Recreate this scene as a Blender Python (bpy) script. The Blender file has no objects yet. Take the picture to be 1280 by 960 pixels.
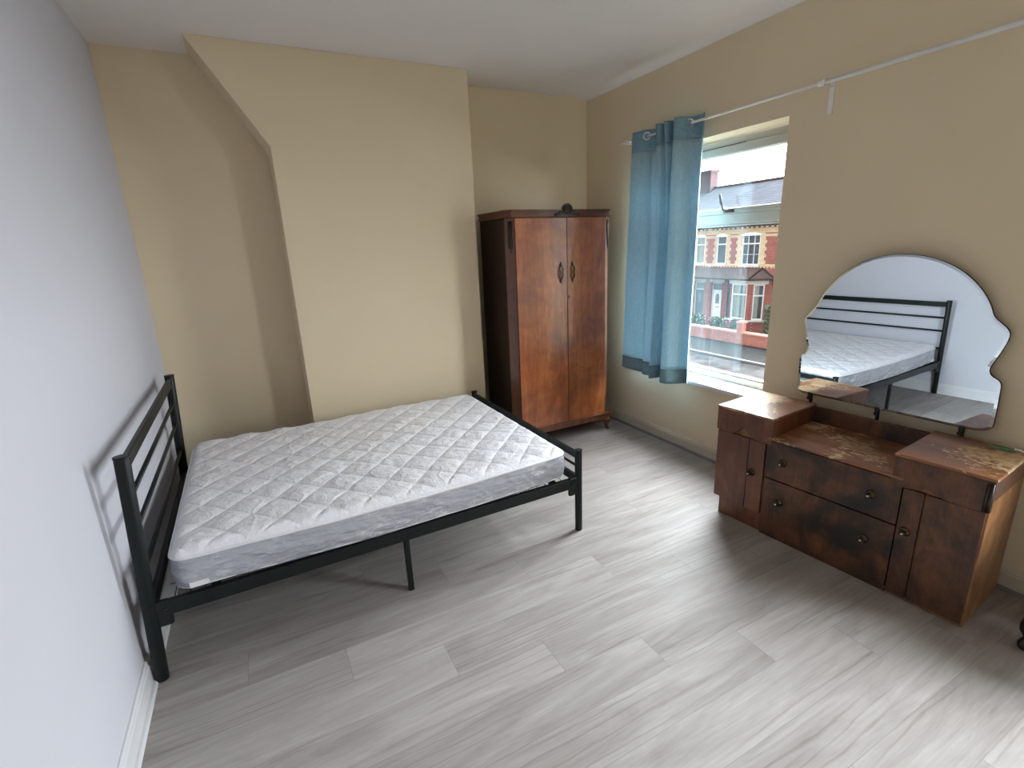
import bpy, bmesh, math, random
from mathutils import Vector, Matrix, noise
random.seed(7)
PI = math.pi
scn = bpy.context.scene
C = scn.collection

# ------------------------------------------------------------------ camera
CAM = Vector((0.5872, -3.8026, 1.5459))
cd = bpy.data.cameras.new('camera'); cam = bpy.data.objects.new('camera', cd); C.objects.link(cam)
cd.sensor_width = 36.0; cd.lens = 36.0 * 616.529 / 1280.0; cd.clip_start = 0.02; cd.clip_end = 300
cam.matrix_world = (Matrix.Translation(CAM) @ Matrix.Rotation(math.radians(-26.8432), 4, 'Z')
                    @ Matrix.Rotation(math.radians(74.425), 4, 'X') @ Matrix.Rotation(math.radians(-2.4537), 4, 'Z'))
scn.camera = cam

# ------------------------------------------------------------------ sky (overcast, bright towards the street side)
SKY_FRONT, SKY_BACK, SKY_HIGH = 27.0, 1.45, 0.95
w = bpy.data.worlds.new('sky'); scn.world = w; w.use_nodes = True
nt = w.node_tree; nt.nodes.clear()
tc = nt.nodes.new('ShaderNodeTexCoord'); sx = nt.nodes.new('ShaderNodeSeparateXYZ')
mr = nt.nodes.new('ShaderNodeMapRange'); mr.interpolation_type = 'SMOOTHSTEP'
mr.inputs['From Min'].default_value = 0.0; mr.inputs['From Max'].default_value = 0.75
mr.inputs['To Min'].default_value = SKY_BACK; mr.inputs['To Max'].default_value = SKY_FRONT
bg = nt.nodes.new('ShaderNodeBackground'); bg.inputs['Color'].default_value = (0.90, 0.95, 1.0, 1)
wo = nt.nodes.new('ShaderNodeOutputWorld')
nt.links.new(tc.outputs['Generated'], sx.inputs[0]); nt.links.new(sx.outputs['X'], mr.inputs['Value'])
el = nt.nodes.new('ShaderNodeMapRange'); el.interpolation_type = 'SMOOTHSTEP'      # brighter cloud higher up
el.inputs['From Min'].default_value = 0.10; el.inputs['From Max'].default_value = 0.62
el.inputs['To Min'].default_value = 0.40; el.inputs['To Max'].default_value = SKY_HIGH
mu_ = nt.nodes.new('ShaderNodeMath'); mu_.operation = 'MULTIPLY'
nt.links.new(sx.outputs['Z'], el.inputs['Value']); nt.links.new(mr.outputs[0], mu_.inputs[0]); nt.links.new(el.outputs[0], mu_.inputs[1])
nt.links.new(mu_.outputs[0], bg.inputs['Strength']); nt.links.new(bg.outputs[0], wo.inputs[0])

W, H = 3.3293, 2.7144           # right wall, ceiling
YB = -5.3                        # wall behind the camera
WIN = [(-1.87, -0.60), (-4.55, -3.52)]   # the two window openings in the right wall (y range)
WZ0, WZ1 = 0.555, 2.169

def portal(y0, y1):
    ld = bpy.data.lights.new('window_portal', 'AREA'); ld.shape = 'RECTANGLE'
    ld.size = WZ1 - WZ0; ld.size_y = y1 - y0; ld.cycles.is_portal = True
    o = bpy.data.objects.new('window_portal', ld); C.objects.link(o)
    o.location = (W + 0.29, (y0 + y1) / 2, (WZ0 + WZ1) / 2); o.rotation_euler = (0, PI / 2, 0)
for a in WIN: portal(*a)

vs = scn.view_settings
scn.display_settings.display_device = 'sRGB'
vs.view_transform = 'Standard'; vs.look = 'None'; vs.gamma = 1.0; vs.use_curve_mapping = False
vs.exposure = 1.27
scn.cycles.use_denoising = True
scn.cycles.diffuse_bounces = 8; scn.cycles.max_bounces = 14; scn.cycles.transparent_max_bounces = 16
scn.cycles.caustics_reflective = False; scn.cycles.caustics_refractive = False
scn.cycles.sample_clamp_indirect = 8

# ------------------------------------------------------------------ materials
def new_mat(name):
    m = bpy.data.materials.new(name); m.use_nodes = True
    nt = m.node_tree; b = nt.nodes['Principled BSDF']
    return m, nt, b
def N(nt, t, **k):
    n = nt.nodes.new(t)
    for a, v in k.items():
        if a.startswith('i_'): n.inputs[a[2:].replace('_', ' ')].default_value = v
        else: setattr(n, a, v)
    return n
def L(nt, a, b): nt.links.new(a, b)
def coords(nt, scale=(1, 1, 1), rot=(0, 0, 0)):
    t = N(nt, 'ShaderNodeTexCoord'); m = N(nt, 'ShaderNodeMapping')
    m.inputs['Scale'].default_value = scale; m.inputs['Rotation'].default_value = rot
    L(nt, t.outputs['Object'], m.inputs[0]); return m.outputs[0]
def noise_n(nt, vec, scale, detail=4, rough=.55, dist=0):
    n = N(nt, 'ShaderNodeTexNoise'); n.inputs['Scale'].default_value = scale
    n.inputs['Detail'].default_value = detail; n.inputs['Roughness'].default_value = rough
    n.inputs['Distortion'].default_value = dist
    if vec is not None: L(nt, vec, n.inputs['Vector'])
    return n.outputs['Fac']
def ramp(nt, fac, stops, interp='LINEAR'):
    r = N(nt, 'ShaderNodeValToRGB'); r.color_ramp.interpolation = interp
    e = r.color_ramp.elements
    while len(e) < len(stops): e.new(0.5)
    for k, (p, c) in enumerate(stops):
        e[k].position = p; e[k].color = c if len(c) == 4 else (*c, 1)
    L(nt, fac, r.inputs[0]); return r.outputs[0]
def mix(nt, fac, a, b, kind='MIX'):
    m = N(nt, 'ShaderNodeMix', data_type='RGBA', blend_type=kind)
    for s, v in ((0, fac), (6, a), (7, b)):
        if hasattr(v, 'is_output') or hasattr(v, 'links'): L(nt, v, m.inputs[s])
        else: m.inputs[s].default_value = v if s == 0 else (*v, 1)
    return m.outputs[2]
def math_n(nt, op, a, b=None, c=None):
    m = N(nt, 'ShaderNodeMath', operation=op)
    for k, v in enumerate((a, b, c)):
        if v is None: continue
        if hasattr(v, 'links'): L(nt, v, m.inputs[k])
        else: m.inputs[k].default_value = v
    return m.outputs[0]
def bump(nt, b, h, strength=.3, dist=.01):
    n = N(nt, 'ShaderNodeBump'); n.inputs['Strength'].default_value = strength; n.inputs['Distance'].default_value = dist
    L(nt, h, n.inputs['Height']); L(nt, n.outputs[0], b.inputs['Normal']); return n
def plain(name, col, rough=.5, metal=0., var=.06, scale=8, coat=0., spec=.5, bmp=0.):
    m, nt, b = new_mat(name)
    f = noise_n(nt, coords(nt), scale, 5)
    c = ramp(nt, f, [(.3, tuple(x * (1 - var) for x in col)), (.7, tuple(min(1, x * (1 + var)) for x in col))])
    L(nt, c, b.inputs['Base Color'])
    b.inputs['Roughness'].default_value = rough; b.inputs['Metallic'].default_value = metal
    b.inputs['Coat Weight'].default_value = coat; b.inputs['Specular IOR Level'].default_value = spec
    if bmp: bump(nt, b, noise_n(nt, coords(nt), scale * 30, 2), bmp, .002)
    return m

M = {}
def wall_paint(name, col):
    m, nt, b = new_mat(name)
    c = ramp(nt, noise_n(nt, coords(nt), 1.3, 5), [(.3, tuple(x * .96 for x in col)), (.7, col)])
    L(nt, c, b.inputs['Base Color']); b.inputs['Roughness'].default_value = .75; b.inputs['Specular IOR Level'].default_value = .25
    bump(nt, b, noise_n(nt, coords(nt), 60, 4), .12, .003)
    return m
M['cream'] = wall_paint('cream_wall_paint', (.73, .62, .445))
M['white_wall'] = wall_paint('cool_white_wall_paint', (.575, .575, .635))
M['ceiling'] = wall_paint('white_ceiling_paint', (.78, .755, .74))
M['bead'] = plain('grey_floor_bead', (.17, .16, .16), .5)
M['skirting'] = plain('skirting_paint', (.56, .50, .40), .45, var=.05, scale=4)
M['skirting_white'] = plain('white_skirting_paint', (.62, .62, .64), .45, var=.05, scale=4)
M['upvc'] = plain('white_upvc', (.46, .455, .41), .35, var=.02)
M['sill'] = plain('white_gloss_sill', (.70, .70, .69), .3, var=.02)
M['pole'] = plain('white_painted_metal', (.78, .77, .75), .35, var=.03)
M['steel'] = plain('dark_handle_metal', (.10, .10, .105), .35, .6)
M['chrome'] = plain('chrome', (.75, .75, .75), .15, 1.0, var=.02)
M['brass'] = plain('aged_brass', (.08, .065, .04), .4, 1.0, var=.3, scale=80)
M['black_metal'] = plain('black_powder_coat', (.006, .0095, .009), .42, 0, var=.2, spec=.28)
M['black_wood'] = plain('black_wood', (.012, .010, .010), .4, var=.3)
M['black'] = plain('black_plastic', (.01, .01, .01), .5)
M['label'] = plain('white_label', (.75, .75, .76), .6)

def floor_mat():
    m, nt, b = new_mat('grey_oak_laminate')
    t = N(nt, 'ShaderNodeTexCoord'); s = N(nt, 'ShaderNodeSeparateXYZ'); L(nt, t.outputs['Object'], s.inputs[0])
    x, y = s.outputs['X'], s.outputs['Y']
    ry = math_n(nt, 'DIVIDE', math_n(nt, 'ADD', y, 2.894), .178)
    row = math_n(nt, 'FLOOR', ry); fy = math_n(nt, 'FRACT', ry)
    rx = math_n(nt, 'DIVIDE', math_n(nt, 'ADD', math_n(nt, 'SUBTRACT', x, 2.11), math_n(nt, 'MULTIPLY', row, .355)), 1.22)
    cell = math_n(nt, 'FLOOR', rx); fx = math_n(nt, 'FRACT', rx)
    cv = N(nt, 'ShaderNodeCombineXYZ'); L(nt, cell, cv.inputs[0]); L(nt, row, cv.inputs[1])
    wn = N(nt, 'ShaderNodeTexWhiteNoise', noise_dimensions='2D'); L(nt, cv.outputs[0], wn.inputs['Vector'])
    h = wn.outputs['Value']
    g = N(nt, 'ShaderNodeCombineXYZ')
    L(nt, math_n(nt, 'ADD', math_n(nt, 'MULTIPLY', x, 1.0), math_n(nt, 'MULTIPLY', h, 37.)), g.inputs[0])
    L(nt, math_n(nt, 'MULTIPLY', y, 6.5), g.inputs[1]); L(nt, math_n(nt, 'MULTIPLY', h, 13.), g.inputs[2])
    broad = noise_n(nt, g.outputs[0], 1.5, 5, .6, .9)
    g2 = N(nt, 'ShaderNodeCombineXYZ')
    L(nt, math_n(nt, 'ADD', math_n(nt, 'MULTIPLY', x, 2.2), math_n(nt, 'MULTIPLY', h, 51.)), g2.inputs[0])
    L(nt, math_n(nt, 'MULTIPLY', y, 48.0), g2.inputs[1])
    fine = noise_n(nt, g2.outputs[0], 2.2, 6, .65, .4)
    wv = N(nt, 'ShaderNodeTexWave', wave_type='BANDS', bands_direction='Y', wave_profile='SIN')
    wv.inputs['Scale'].default_value = 1.3; wv.inputs['Distortion'].default_value = 11; wv.inputs['Detail'].default_value = 5
    wv.inputs['Detail Scale'].default_value = .55; wv.inputs['Detail Roughness'].default_value = .55
    L(nt, g.outputs[0], wv.inputs['Vector'])
    c1 = ramp(nt, broad, [(.28, (.255, .232, .222)), (.46, (.335, .312, .302)), (.7, (.415, .392, .385))])
    c2 = ramp(nt, fine, [(.3, (.84, .825, .81)), (.6, (1, 1, 1))])
    c = mix(nt, .8, c1, c2, 'MULTIPLY')
    knot = ramp(nt, wv.outputs['Fac'], [(.0, (.78, .75, .73)), (.14, (1, 1, 1))])
    kmask = ramp(nt, noise_n(nt, g.outputs[0], .9, 1), [(.48, (0, 0, 0)), (.60, (.8, .8, .8))])
    c = mix(nt, kmask, c, mix(nt, 1.0, c, knot, 'MULTIPLY'))
    tint = ramp(nt, h, [(0, (.92, .91, .90)), (1, (1.06, 1.05, 1.04))])
    c = mix(nt, 1.0, c, tint, 'MULTIPLY')
    ey = math_n(nt, 'MINIMUM', fy, math_n(nt, 'SUBTRACT', 1.0, fy)); ex = math_n(nt, 'MINIMUM', fx, math_n(nt, 'SUBTRACT', 1.0, fx))
    gy = math_n(nt, 'LESS_THAN', ey, .0065); gx = math_n(nt, 'LESS_THAN', ex, .0012)
    gr = math_n(nt, 'MAXIMUM', gy, gx)
    c = mix(nt, math_n(nt, 'MULTIPLY', gr, .45), c, (.17, .155, .14))
    L(nt, c, b.inputs['Base Color'])
    L(nt, ramp(nt, fine, [(.2, (.60,) * 3), (.8, (.52,) * 3)]), b.inputs['Roughness'])
    b.inputs['Specular IOR Level'].default_value = .35
    bump(nt, b, math_n(nt, 'SUBTRACT', fine, gr), .10, .002)
    return m
M['floor'] = floor_mat()

def wood(name, dark, mid, light, grain='Z', rough=.32, coat=.35, burl=.4, scale=1.0, grime=0.0, cr=.22):
    m, nt, b = new_mat(name)
    sc = {'Z': (9, 9, .9), 'X': (.9, 9, 9), 'Y': (9, .9, 9)}[grain]
    v = coords(nt, tuple(a * scale for a in sc)); v2 = coords(nt, (1, 1, 1))
    a = noise_n(nt, v, 1.6, 6, .6, 1.2); bl = noise_n(nt, v2, 4.5 * scale, 5, .6, 1.6)
    f = math_n(nt, 'ADD', math_n(nt, 'MULTIPLY', a, 1 - burl), math_n(nt, 'MULTIPLY', bl, burl))
    c = ramp(nt, f, [(.32, dark), (.5, mid), (.68, light)])
    fine = noise_n(nt, coords(nt, tuple(q * 7 * scale for q in sc)), 2, 3)
    c = mix(nt, .5, c, ramp(nt, fine, [(.35, (.55, .5, .48)), (.6, (1, 1, 1))]), 'MULTIPLY')
    if grime:
        g = noise_n(nt, v2, 3.2, 5, .65, .8)
        c = mix(nt, ramp(nt, g, [(.42, (0, 0, 0)), (.64, (grime,) * 3)]), c, (.012, .009, .006))
    L(nt, c, b.inputs['Base Color'])
    b.inputs['Roughness'].default_value = rough; b.inputs['Coat Weight'].default_value = coat; b.inputs['Coat Roughness'].default_value = cr
    return m
M['walnut'] = wood('wardrobe_walnut_veneer', (.17, .038, .009), (.38, .10, .022), (.56, .20, .055), burl=.5, grime=.3, rough=.34, coat=1.0, cr=.30)
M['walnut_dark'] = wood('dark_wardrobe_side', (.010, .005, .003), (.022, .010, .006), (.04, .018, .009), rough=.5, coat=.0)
M['walnut_frame'] = wood('wardrobe_frame_wood', (.07, .022, .010), (.14, .045, .018), (.21, .075, .03), grain='Z')
M['carving'] = plain('dark_carved_wood', (.022, .010, .007), .4, var=.4, scale=40)
M['dress_front'] = wood('dressing_table_veneer', (.038, .014, .006), (.115, .042, .015), (.21, .080, .028), burl=.65, grime=1.0, rough=.45, coat=.08)
M['dress_red'] = wood('dressing_table_reddish_veneer', (.085, .027, .013), (.165, .056, .026), (.24, .088, .040), burl=.35, grime=.3, rough=.42, coat=.15)
M['dress_side'] = wood('dressing_table_side_veneer', (.14, .055, .019), (.33, .145, .052), (.50, .26, .11), burl=.5, grime=.45, rough=.38, coat=.25)
def worn_top():
    m, nt, b = new_mat('worn_varnish_top')
    v = coords(nt)
    base = ramp(nt, noise_n(nt, coords(nt, (9, 1, 9)), 1.6, 6, .6, .8), [(.3, (.12, .040, .014)), (.55, (.25, .092, .030)), (.75, (.38, .165, .058))])
    p = noise_n(nt, coords(nt, (1.6, .9, 1)), 42, 5, .62, .5); big = noise_n(nt, v, 4.2, 2)
    f = math_n(nt, 'ADD', math_n(nt, 'MULTIPLY', p, .50), math_n(nt, 'MULTIPLY', big, .70))
    msk = ramp(nt, f, [(.625, (0, 0, 0)), (.650, (1, 1, 1))])
    c = mix(nt, msk, base, ramp(nt, p, [(.4, (.42, .26, .13)), (.65, (.60, .43, .26))]))
    stain = ramp(nt, noise_n(nt, v, 2.3, 3), [(.5, (0, 0, 0)), (.66, (.55,) * 3)])
    c = mix(nt, stain, c, (.03, .016, .008))
    L(nt, c, b.inputs['Base Color']); L(nt, ramp(nt, msk, [(0, (.36,) * 3), (1, (.6,) * 3)]), b.inputs['Roughness'])
    L(nt, ramp(nt, msk, [(0, (.22,) * 3), (1, (0,) * 3)]), b.inputs['Coat Weight']); b.inputs['Coat Roughness'].default_value = .2
    return m
M['worn'] = worn_top()

def mirror_mat():
    m, nt, b = new_mat('silvered_mirror')
    c = ramp(nt, noise_n(nt, coords(nt), 2, 2), [(.3, (.80, .87, .92)), (.7, (.82, .89, .93))])
    L(nt, c, b.inputs['Base Color']); b.inputs['Metallic'].default_value = 1; b.inputs['Roughness'].default_value = .0
    return m
M['mirror'] = mirror_mat()
M['mirror_edge'] = plain('mirror_ground_edge', (.30, .33, .33), .25, .6, var=.5, scale=30)
M['mirror_back'] = plain('mirror_backing', (.03, .025, .02), .7)

def glass(name, refl=.5):
    m = bpy.data.materials.new(name); m.use_nodes = True; nt = m.node_tree; nt.nodes.clear()
    o = N(nt, 'ShaderNodeOutputMaterial'); mx = N(nt, 'ShaderNodeMixShader'); t = N(nt, 'ShaderNodeBsdfTransparent'); g = N(nt, 'ShaderNodeBsdfGlossy')
    f = N(nt, 'ShaderNodeFresnel'); ge = N(nt, 'ShaderNodeNewGeometry')
    L(nt, math_n(nt, 'MULTIPLY_ADD', ge.outputs['Backfacing'], 1 / 1.45 - 1.45, 1.45), f.inputs['IOR'])   # same reflectance entering and leaving the pane
    g.inputs['Roughness'].default_value = 0.01; t.inputs['Color'].default_value = (.96, .975, .97, 1)
    L(nt, f.outputs[0], mx.inputs[0]); L(nt, t.outputs[0], mx.inputs[1]); L(nt, g.outputs[0], mx.inputs[2]); L(nt, mx.outputs[0], o.inputs[0])
    return m
M['glass'] = glass('window_glass')

def curtain_mat():
    m = bpy.data.materials.new('blue_linen_curtain'); m.use_nodes = True; nt = m.node_tree; b = nt.nodes['Principled BSDF']
    v = coords(nt, (1, 1, 1))
    a = noise_n(nt, coords(nt, (60, 260, 18)), 1, 4, .7); a2 = noise_n(nt, coords(nt, (60, 22, 260)), 1, 4, .7)
    f = math_n(nt, 'ADD', math_n(nt, 'MULTIPLY', a, .5), math_n(nt, 'MULTIPLY', a2, .5))
    c = ramp(nt, f, [(.35, (.27, .43, .51)), (.65, (.43, .60, .67))])
    L(nt, c, b.inputs['Base Color']); b.inputs['Roughness'].default_value = .85; b.inputs['Sheen Weight'].default_value = .3
    t = N(nt, 'ShaderNodeBsdfTranslucent'); L(nt, c, t.inputs[0]); mx = N(nt, 'ShaderNodeMixShader'); mx.inputs[0].default_value = .20
    o = nt.nodes['Material Output']; L(nt, b.outputs[0], mx.inputs[1]); L(nt, t.outputs[0], mx.inputs[2]); L(nt, mx.outputs[0], o.inputs[0])
    bump(nt, b, f, .35, .003)
    return m
M['curtain'] = curtain_mat()
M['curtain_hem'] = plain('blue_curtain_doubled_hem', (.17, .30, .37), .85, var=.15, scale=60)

def mattress_mat():
    m, nt, b = new_mat('white_quilted_ticking_under_film')
    v = coords(nt)
    c = ramp(nt, noise_n(nt, v, 5, 4), [(.3, (.80, .805, .865)), (.7, (.86, .865, .91))])
    L(nt, c, b.inputs['Base Color']); b.inputs['Roughness'].default_value = .6
    b.inputs['Coat Weight'].default_value = .55; b.inputs['Coat Roughness'].default_value = .22
    vo = N(nt, 'ShaderNodeTexVoronoi', feature='DISTANCE_TO_EDGE'); vo.inputs['Scale'].default_value = 17; vo.inputs['Randomness'].default_value = 1
    wv_ = N(nt, 'ShaderNodeVectorMath', operation='ADD'); L(nt, coords(nt, (1, 1.5, 1), (0, 0, .5)), wv_.inputs[0])
    nz = N(nt, 'ShaderNodeTexNoise'); nz.inputs['Scale'].default_value = 6; nz.inputs['Detail'].default_value = 3; L(nt, v, nz.inputs['Vector'])
    sc_ = N(nt, 'ShaderNodeVectorMath', operation='SCALE'); sc_.inputs['Scale'].default_value = .12; L(nt, nz.outputs['Color'], sc_.inputs[0]); L(nt, sc_.outputs[0], wv_.inputs[1])
    L(nt, wv_.outputs[0], vo.inputs['Vector'])
    cr_ = ramp(nt, vo.outputs['Distance'], [(0, (1,) * 3), (.10, (.0,) * 3)])
    fine = noise_n(nt, v, 34, 5, .65)
    bump(nt, b, math_n(nt, 'ADD', math_n(nt, 'MULTIPLY', cr_, .14), math_n(nt, 'MULTIPLY', fine, 1.1)), .75, .007)
    return m
M['ticking'] = mattress_mat()
def film_mat():
    m, nt, b = new_mat('grey_mattress_border_under_film')
    v = coords(nt, (1, 1, 2))
    lines = []
    for ang, sc3 in ((.6, (3.2, 3.2, 14)), (-.75, (4.5, 4.5, 17)), (1.35, (7, 7, 20))):      # stretched creases running three ways
        n_ = noise_n(nt, coords(nt, sc3, (0, ang, 0)), 1.6, 3, .5, .35)
        lines.append((n_, ramp(nt, n_, [(.475, (0,) * 3), (.5, (1,) * 3), (.525, (0,) * 3)])))
    r = mix(nt, 1.0, mix(nt, 1.0, lines[0][1], lines[1][1], 'ADD'), lines[2][1], 'ADD')
    patch = ramp(nt, noise_n(nt, v, 5, 3), [(.45, (0,) * 3), (.62, (1,) * 3)])
    r = mix(nt, 1.0, r, patch, 'MULTIPLY')
    wr = math_n(nt, 'ADD', math_n(nt, 'ADD', lines[0][0], lines[1][0]), lines[2][0])
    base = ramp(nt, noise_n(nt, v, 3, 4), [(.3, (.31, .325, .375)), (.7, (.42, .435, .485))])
    c = mix(nt, math_n(nt, 'MULTIPLY', r, .40), base, (.85, .85, .88))  # pale crease lines put the film's glints into the colour
    L(nt, c, b.inputs['Base Color']); b.inputs['Roughness'].default_value = .5
    b.inputs['Coat Weight'].default_value = .7; b.inputs['Coat Roughness'].default_value = .18
    bump(nt, b, wr, .8, .02)
    return m
M['film'] = film_mat()
M['piping'] = plain('white_mattress_piping', (.78, .78, .80), .5, var=.03, coat=.4)

def brick_mat(name, c1, c2, mortar, axis='YZ', scale=1.0):
    m, nt, b = new_mat(name)
    t = N(nt, 'ShaderNodeTexCoord'); s = N(nt, 'ShaderNodeSeparateXYZ'); L(nt, t.outputs['Object'], s.inputs[0])
    v = N(nt, 'ShaderNodeCombineXYZ'); L(nt, math_n(nt, 'ADD', s.outputs['Y'], s.outputs['X']), v.inputs[0]); L(nt, s.outputs['Z'], v.inputs[1])
    br = N(nt, 'ShaderNodeTexBrick'); L(nt, v.outputs[0], br.inputs['Vector'])
    br.inputs['Color1'].default_value = (*c1, 1); br.inputs['Color2'].default_value = (*c2, 1); br.inputs['Mortar'].default_value = (*mortar, 1)
    br.inputs['Scale'].default_value = scale; br.inputs['Brick Width'].default_value = .225; br.inputs['Row Height'].default_value = .085
    br.inputs['Mortar Size'].default_value = .007; br.inputs['Bias'].default_value = 0
    c = mix(nt, .35, br.outputs[0], ramp(nt, noise_n(nt, coords(nt), 1.2, 4), [(.3, (.6, .55, .55)), (.7, (1, 1, 1))]), 'MULTIPLY')
    L(nt, c, b.inputs['Base Color']); b.inputs['Roughness'].default_value = .9; b.inputs['Specular IOR Level'].default_value = 0.
    return m
M['red_brick'] = brick_mat('red_brick', (.40, .125, .105), (.30, .09, .08), (.42, .26, .23))
M['cream_brick'] = brick_mat('cream_brick', (.78, .60, .38), (.64, .47, .29), (.60, .50, .38))
M['stone'] = plain('painted_stone_sill', (.68, .66, .62), .6)
M['terracotta'] = plain('painted_red_garden_wall', (.44, .165, .125), .6, var=.15, scale=5)
M['terra_cope'] = plain('painted_red_coping', (.55, .26, .21), .55, var=.12, scale=5)
M['slate'] = brick_mat('grey_slate_roof', (.11, .115, .135), (.085, .09, .105), (.06, .062, .072), scale=.6)
M['canopy_slate'] = plain('brown_canopy_tiles', (.11, .07, .066), .6, var=.25, scale=9)
M['chimney'] = brick_mat('sooty_chimney_brick', (.13, .075, .08), (.09, .06, .065), (.10, .08, .08))
M['ext_white'] = plain('white_exterior_frame', (.80, .82, .84), .4, var=.03)
M['ext_dark'] = plain('dark_room_behind_glass', (.05, .06, .08), .3, var=.3, scale=2)
M['ext_net'] = plain('pale_net_curtain', (.42, .43, .40), .8, var=.12, scale=5)
M['ext_blind'] = plain('grey_blind', (.16, .18, .21), .6, var=.2)
M['slate_door'] = plain('dark_blue_grey_door', (.06, .08, .11), .4)
M['asphalt'] = plain('wet_asphalt', (.055, .053, .053), .8, var=.45, scale=1.5, bmp=.2, spec=0.)
M['pavement'] = brick_mat('pavement_flags', (.085, .082, .082), (.07, .068, .068), (.04, .04, .04), scale=.16)
M['kerb'] = plain('kerb_stone', (.16, .16, .16), .6, var=.2)
M['soil'] = plain('garden_soil', (.06, .05, .04), .9, var=.3)
M['leaf'] = plain('garden_leaves', (.07, .13, .07), .6, var=.5, scale=6)
M['leaf_pale'] = plain('pale_garden_leaves', (.12, .17, .11), .6, var=.5, scale=6)
M['green_pack'] = plain('green_wrapper', (.08, .19, .09), .35, var=.3, scale=60)
M['clear'] = plain('clear_plastic', (.75, .77, .76), .2)

# ------------------------------------------------------------------ mesh helpers
def obj(name, bm, mat, parent=None, smooth=False, bev=0.0, seg=2, kind=None, loc=None):
    me = bpy.data.meshes.new(name)
    bmesh.ops.recalc_face_normals(bm, faces=bm.faces)
    bm.to_mesh(me); bm.free()
    if mat is not None: me.materials.append(mat)
    o = bpy.data.objects.new(name, me); C.objects.link(o)
    if smooth:
        for p in me.polygons: p.use_smooth = True
    if bev:
        md = o.modifiers.new('bevel', 'BEVEL'); md.width = bev; md.segments = seg; md.limit_method = 'ANGLE'; md.angle_limit = math.radians(40)
        md.harden_normals = False
    if parent is not None: o.parent = parent
    if kind: o['kind'] = kind
    if loc is not None: o.location = loc
    return o
def thing(name, label, cat, loc=(0, 0, 0), rz=0, group=None):
    o = bpy.data.objects.new(name, None); C.objects.link(o); o.empty_display_size = .1
    o.location = loc; o.rotation_euler = (0, 0, rz); tag(o, label, cat, group); return o
def tag(o, label, cat, group=None):
    o['label'] = label; o['category'] = cat
    if group: o['group'] = group
def struct(name, bm, mat, **k):
    return obj(name, bm, mat, kind='structure', **k)
def NB(): return bmesh.new()
def box(bm, x0, x1, y0, y1, z0, z1):
    if x0 > x1: x0, x1 = x1, x0
    if y0 > y1: y0, y1 = y1, y0
    vs = [bm.verts.new((x, y, z)) for z in (z0, z1) for x, y in ((x0, y0), (x1, y0), (x1, y1), (x0, y1))]
    for f in ((0, 3, 2, 1), (4, 5, 6, 7), (0, 1, 5, 4), (1, 2, 6, 5), (2, 3, 7, 6), (3, 0, 4, 7)): bm.faces.new([vs[i] for i in f])
    return bm
def B(*a): return box(NB(), *a)
def prism(bm, pts, fn0, fn1):
    """solid between two copies of an outline; fn0/fn1 map (a, b) to a point"""
    a = [bm.verts.new(fn0(*p)) for p in pts]; b = [bm.verts.new(fn1(*p)) for p in pts]
    n = len(pts); bm.faces.new(a); bm.faces.new(b[::-1])
    for i in range(n): bm.faces.new((a[i], b[i], b[(i + 1) % n], a[(i + 1) % n]))
    return bm
def tube(bm, path, r, seg=12, r2=None, caps=True):
    """round or oval tube along points"""
    path = [Vector(p) for p in path]; r2 = r if r2 is None else r2; rings = []
    for i, p in enumerate(path):
        d = (path[min(i + 1, len(path) - 1)] - path[max(i - 1, 0)]).normalized()
        up = Vector((0, 0, 1)) if abs(d.z) < .9 else Vector((0, 1, 0))
        a = d.cross(up).normalized(); b = d.cross(a).normalized()
        ri = r[i] if isinstance(r, (list, tuple)) else r
        rj = ri if isinstance(r, (list, tuple)) else r2
        rings.append([bm.verts.new(p + a * math.cos(2 * PI * k / seg) * ri + b * math.sin(2 * PI * k / seg) * rj) for k in range(seg)])
    for A, Bq in zip(rings, rings[1:]):
        for k in range(seg): bm.faces.new((A[k], A[(k + 1) % seg], Bq[(k + 1) % seg], Bq[k]))
    if caps: bm.faces.new(rings[0][::-1]); bm.faces.new(rings[-1])
    return bm
def lathe(bm, prof, origin, axis, seg=20):
    axis = Vector(axis).normalized(); o = Vector(origin)
    up = Vector((0, 0, 1)) if abs(axis.z) < .9 else Vector((1, 0, 0))
    a = axis.cross(up).normalized(); b = axis.cross(a); rings = []
    for d, r in prof:
        rings.append([bm.verts.new(o + axis * d + (a * math.cos(2 * PI * k / seg) + b * math.sin(2 * PI * k / seg)) * max(r, 1e-4)) for k in range(seg)])
    for A, Bq in zip(rings, rings[1:]):
        for k in range(seg): bm.faces.new((A[k], A[(k + 1) % seg], Bq[(k + 1) % seg], Bq[k]))
    bm.faces.new(rings[0][::-1]); bm.faces.new(rings[-1]); return bm
def torus(bm, c, axis, R, r, seg=28, s2=8, sx=1.0):
    axis = Vector(axis).normalized(); c = Vector(c); up = Vector((0, 0, 1)) if abs(axis.z) < .9 else Vector((1, 0, 0))
    a = axis.cross(up).normalized(); b = axis.cross(a); rings = []
    for k in range(seg):
        t = 2 * PI * k / seg; d = a * math.cos(t) * sx + b * math.sin(t); dn = d.normalized()
        rings.append([bm.verts.new(c + d * R + (dn * math.cos(2 * PI * j / s2) + axis * math.sin(2 * PI * j / s2)) * r) for j in range(s2)])
    for k in range(seg):
        A, Bq = rings[k], rings[(k + 1) % seg]
        for j in range(s2): bm.faces.new((A[j], A[(j + 1) % s2], Bq[(j + 1) % s2], Bq[j]))
    return bm

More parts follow.
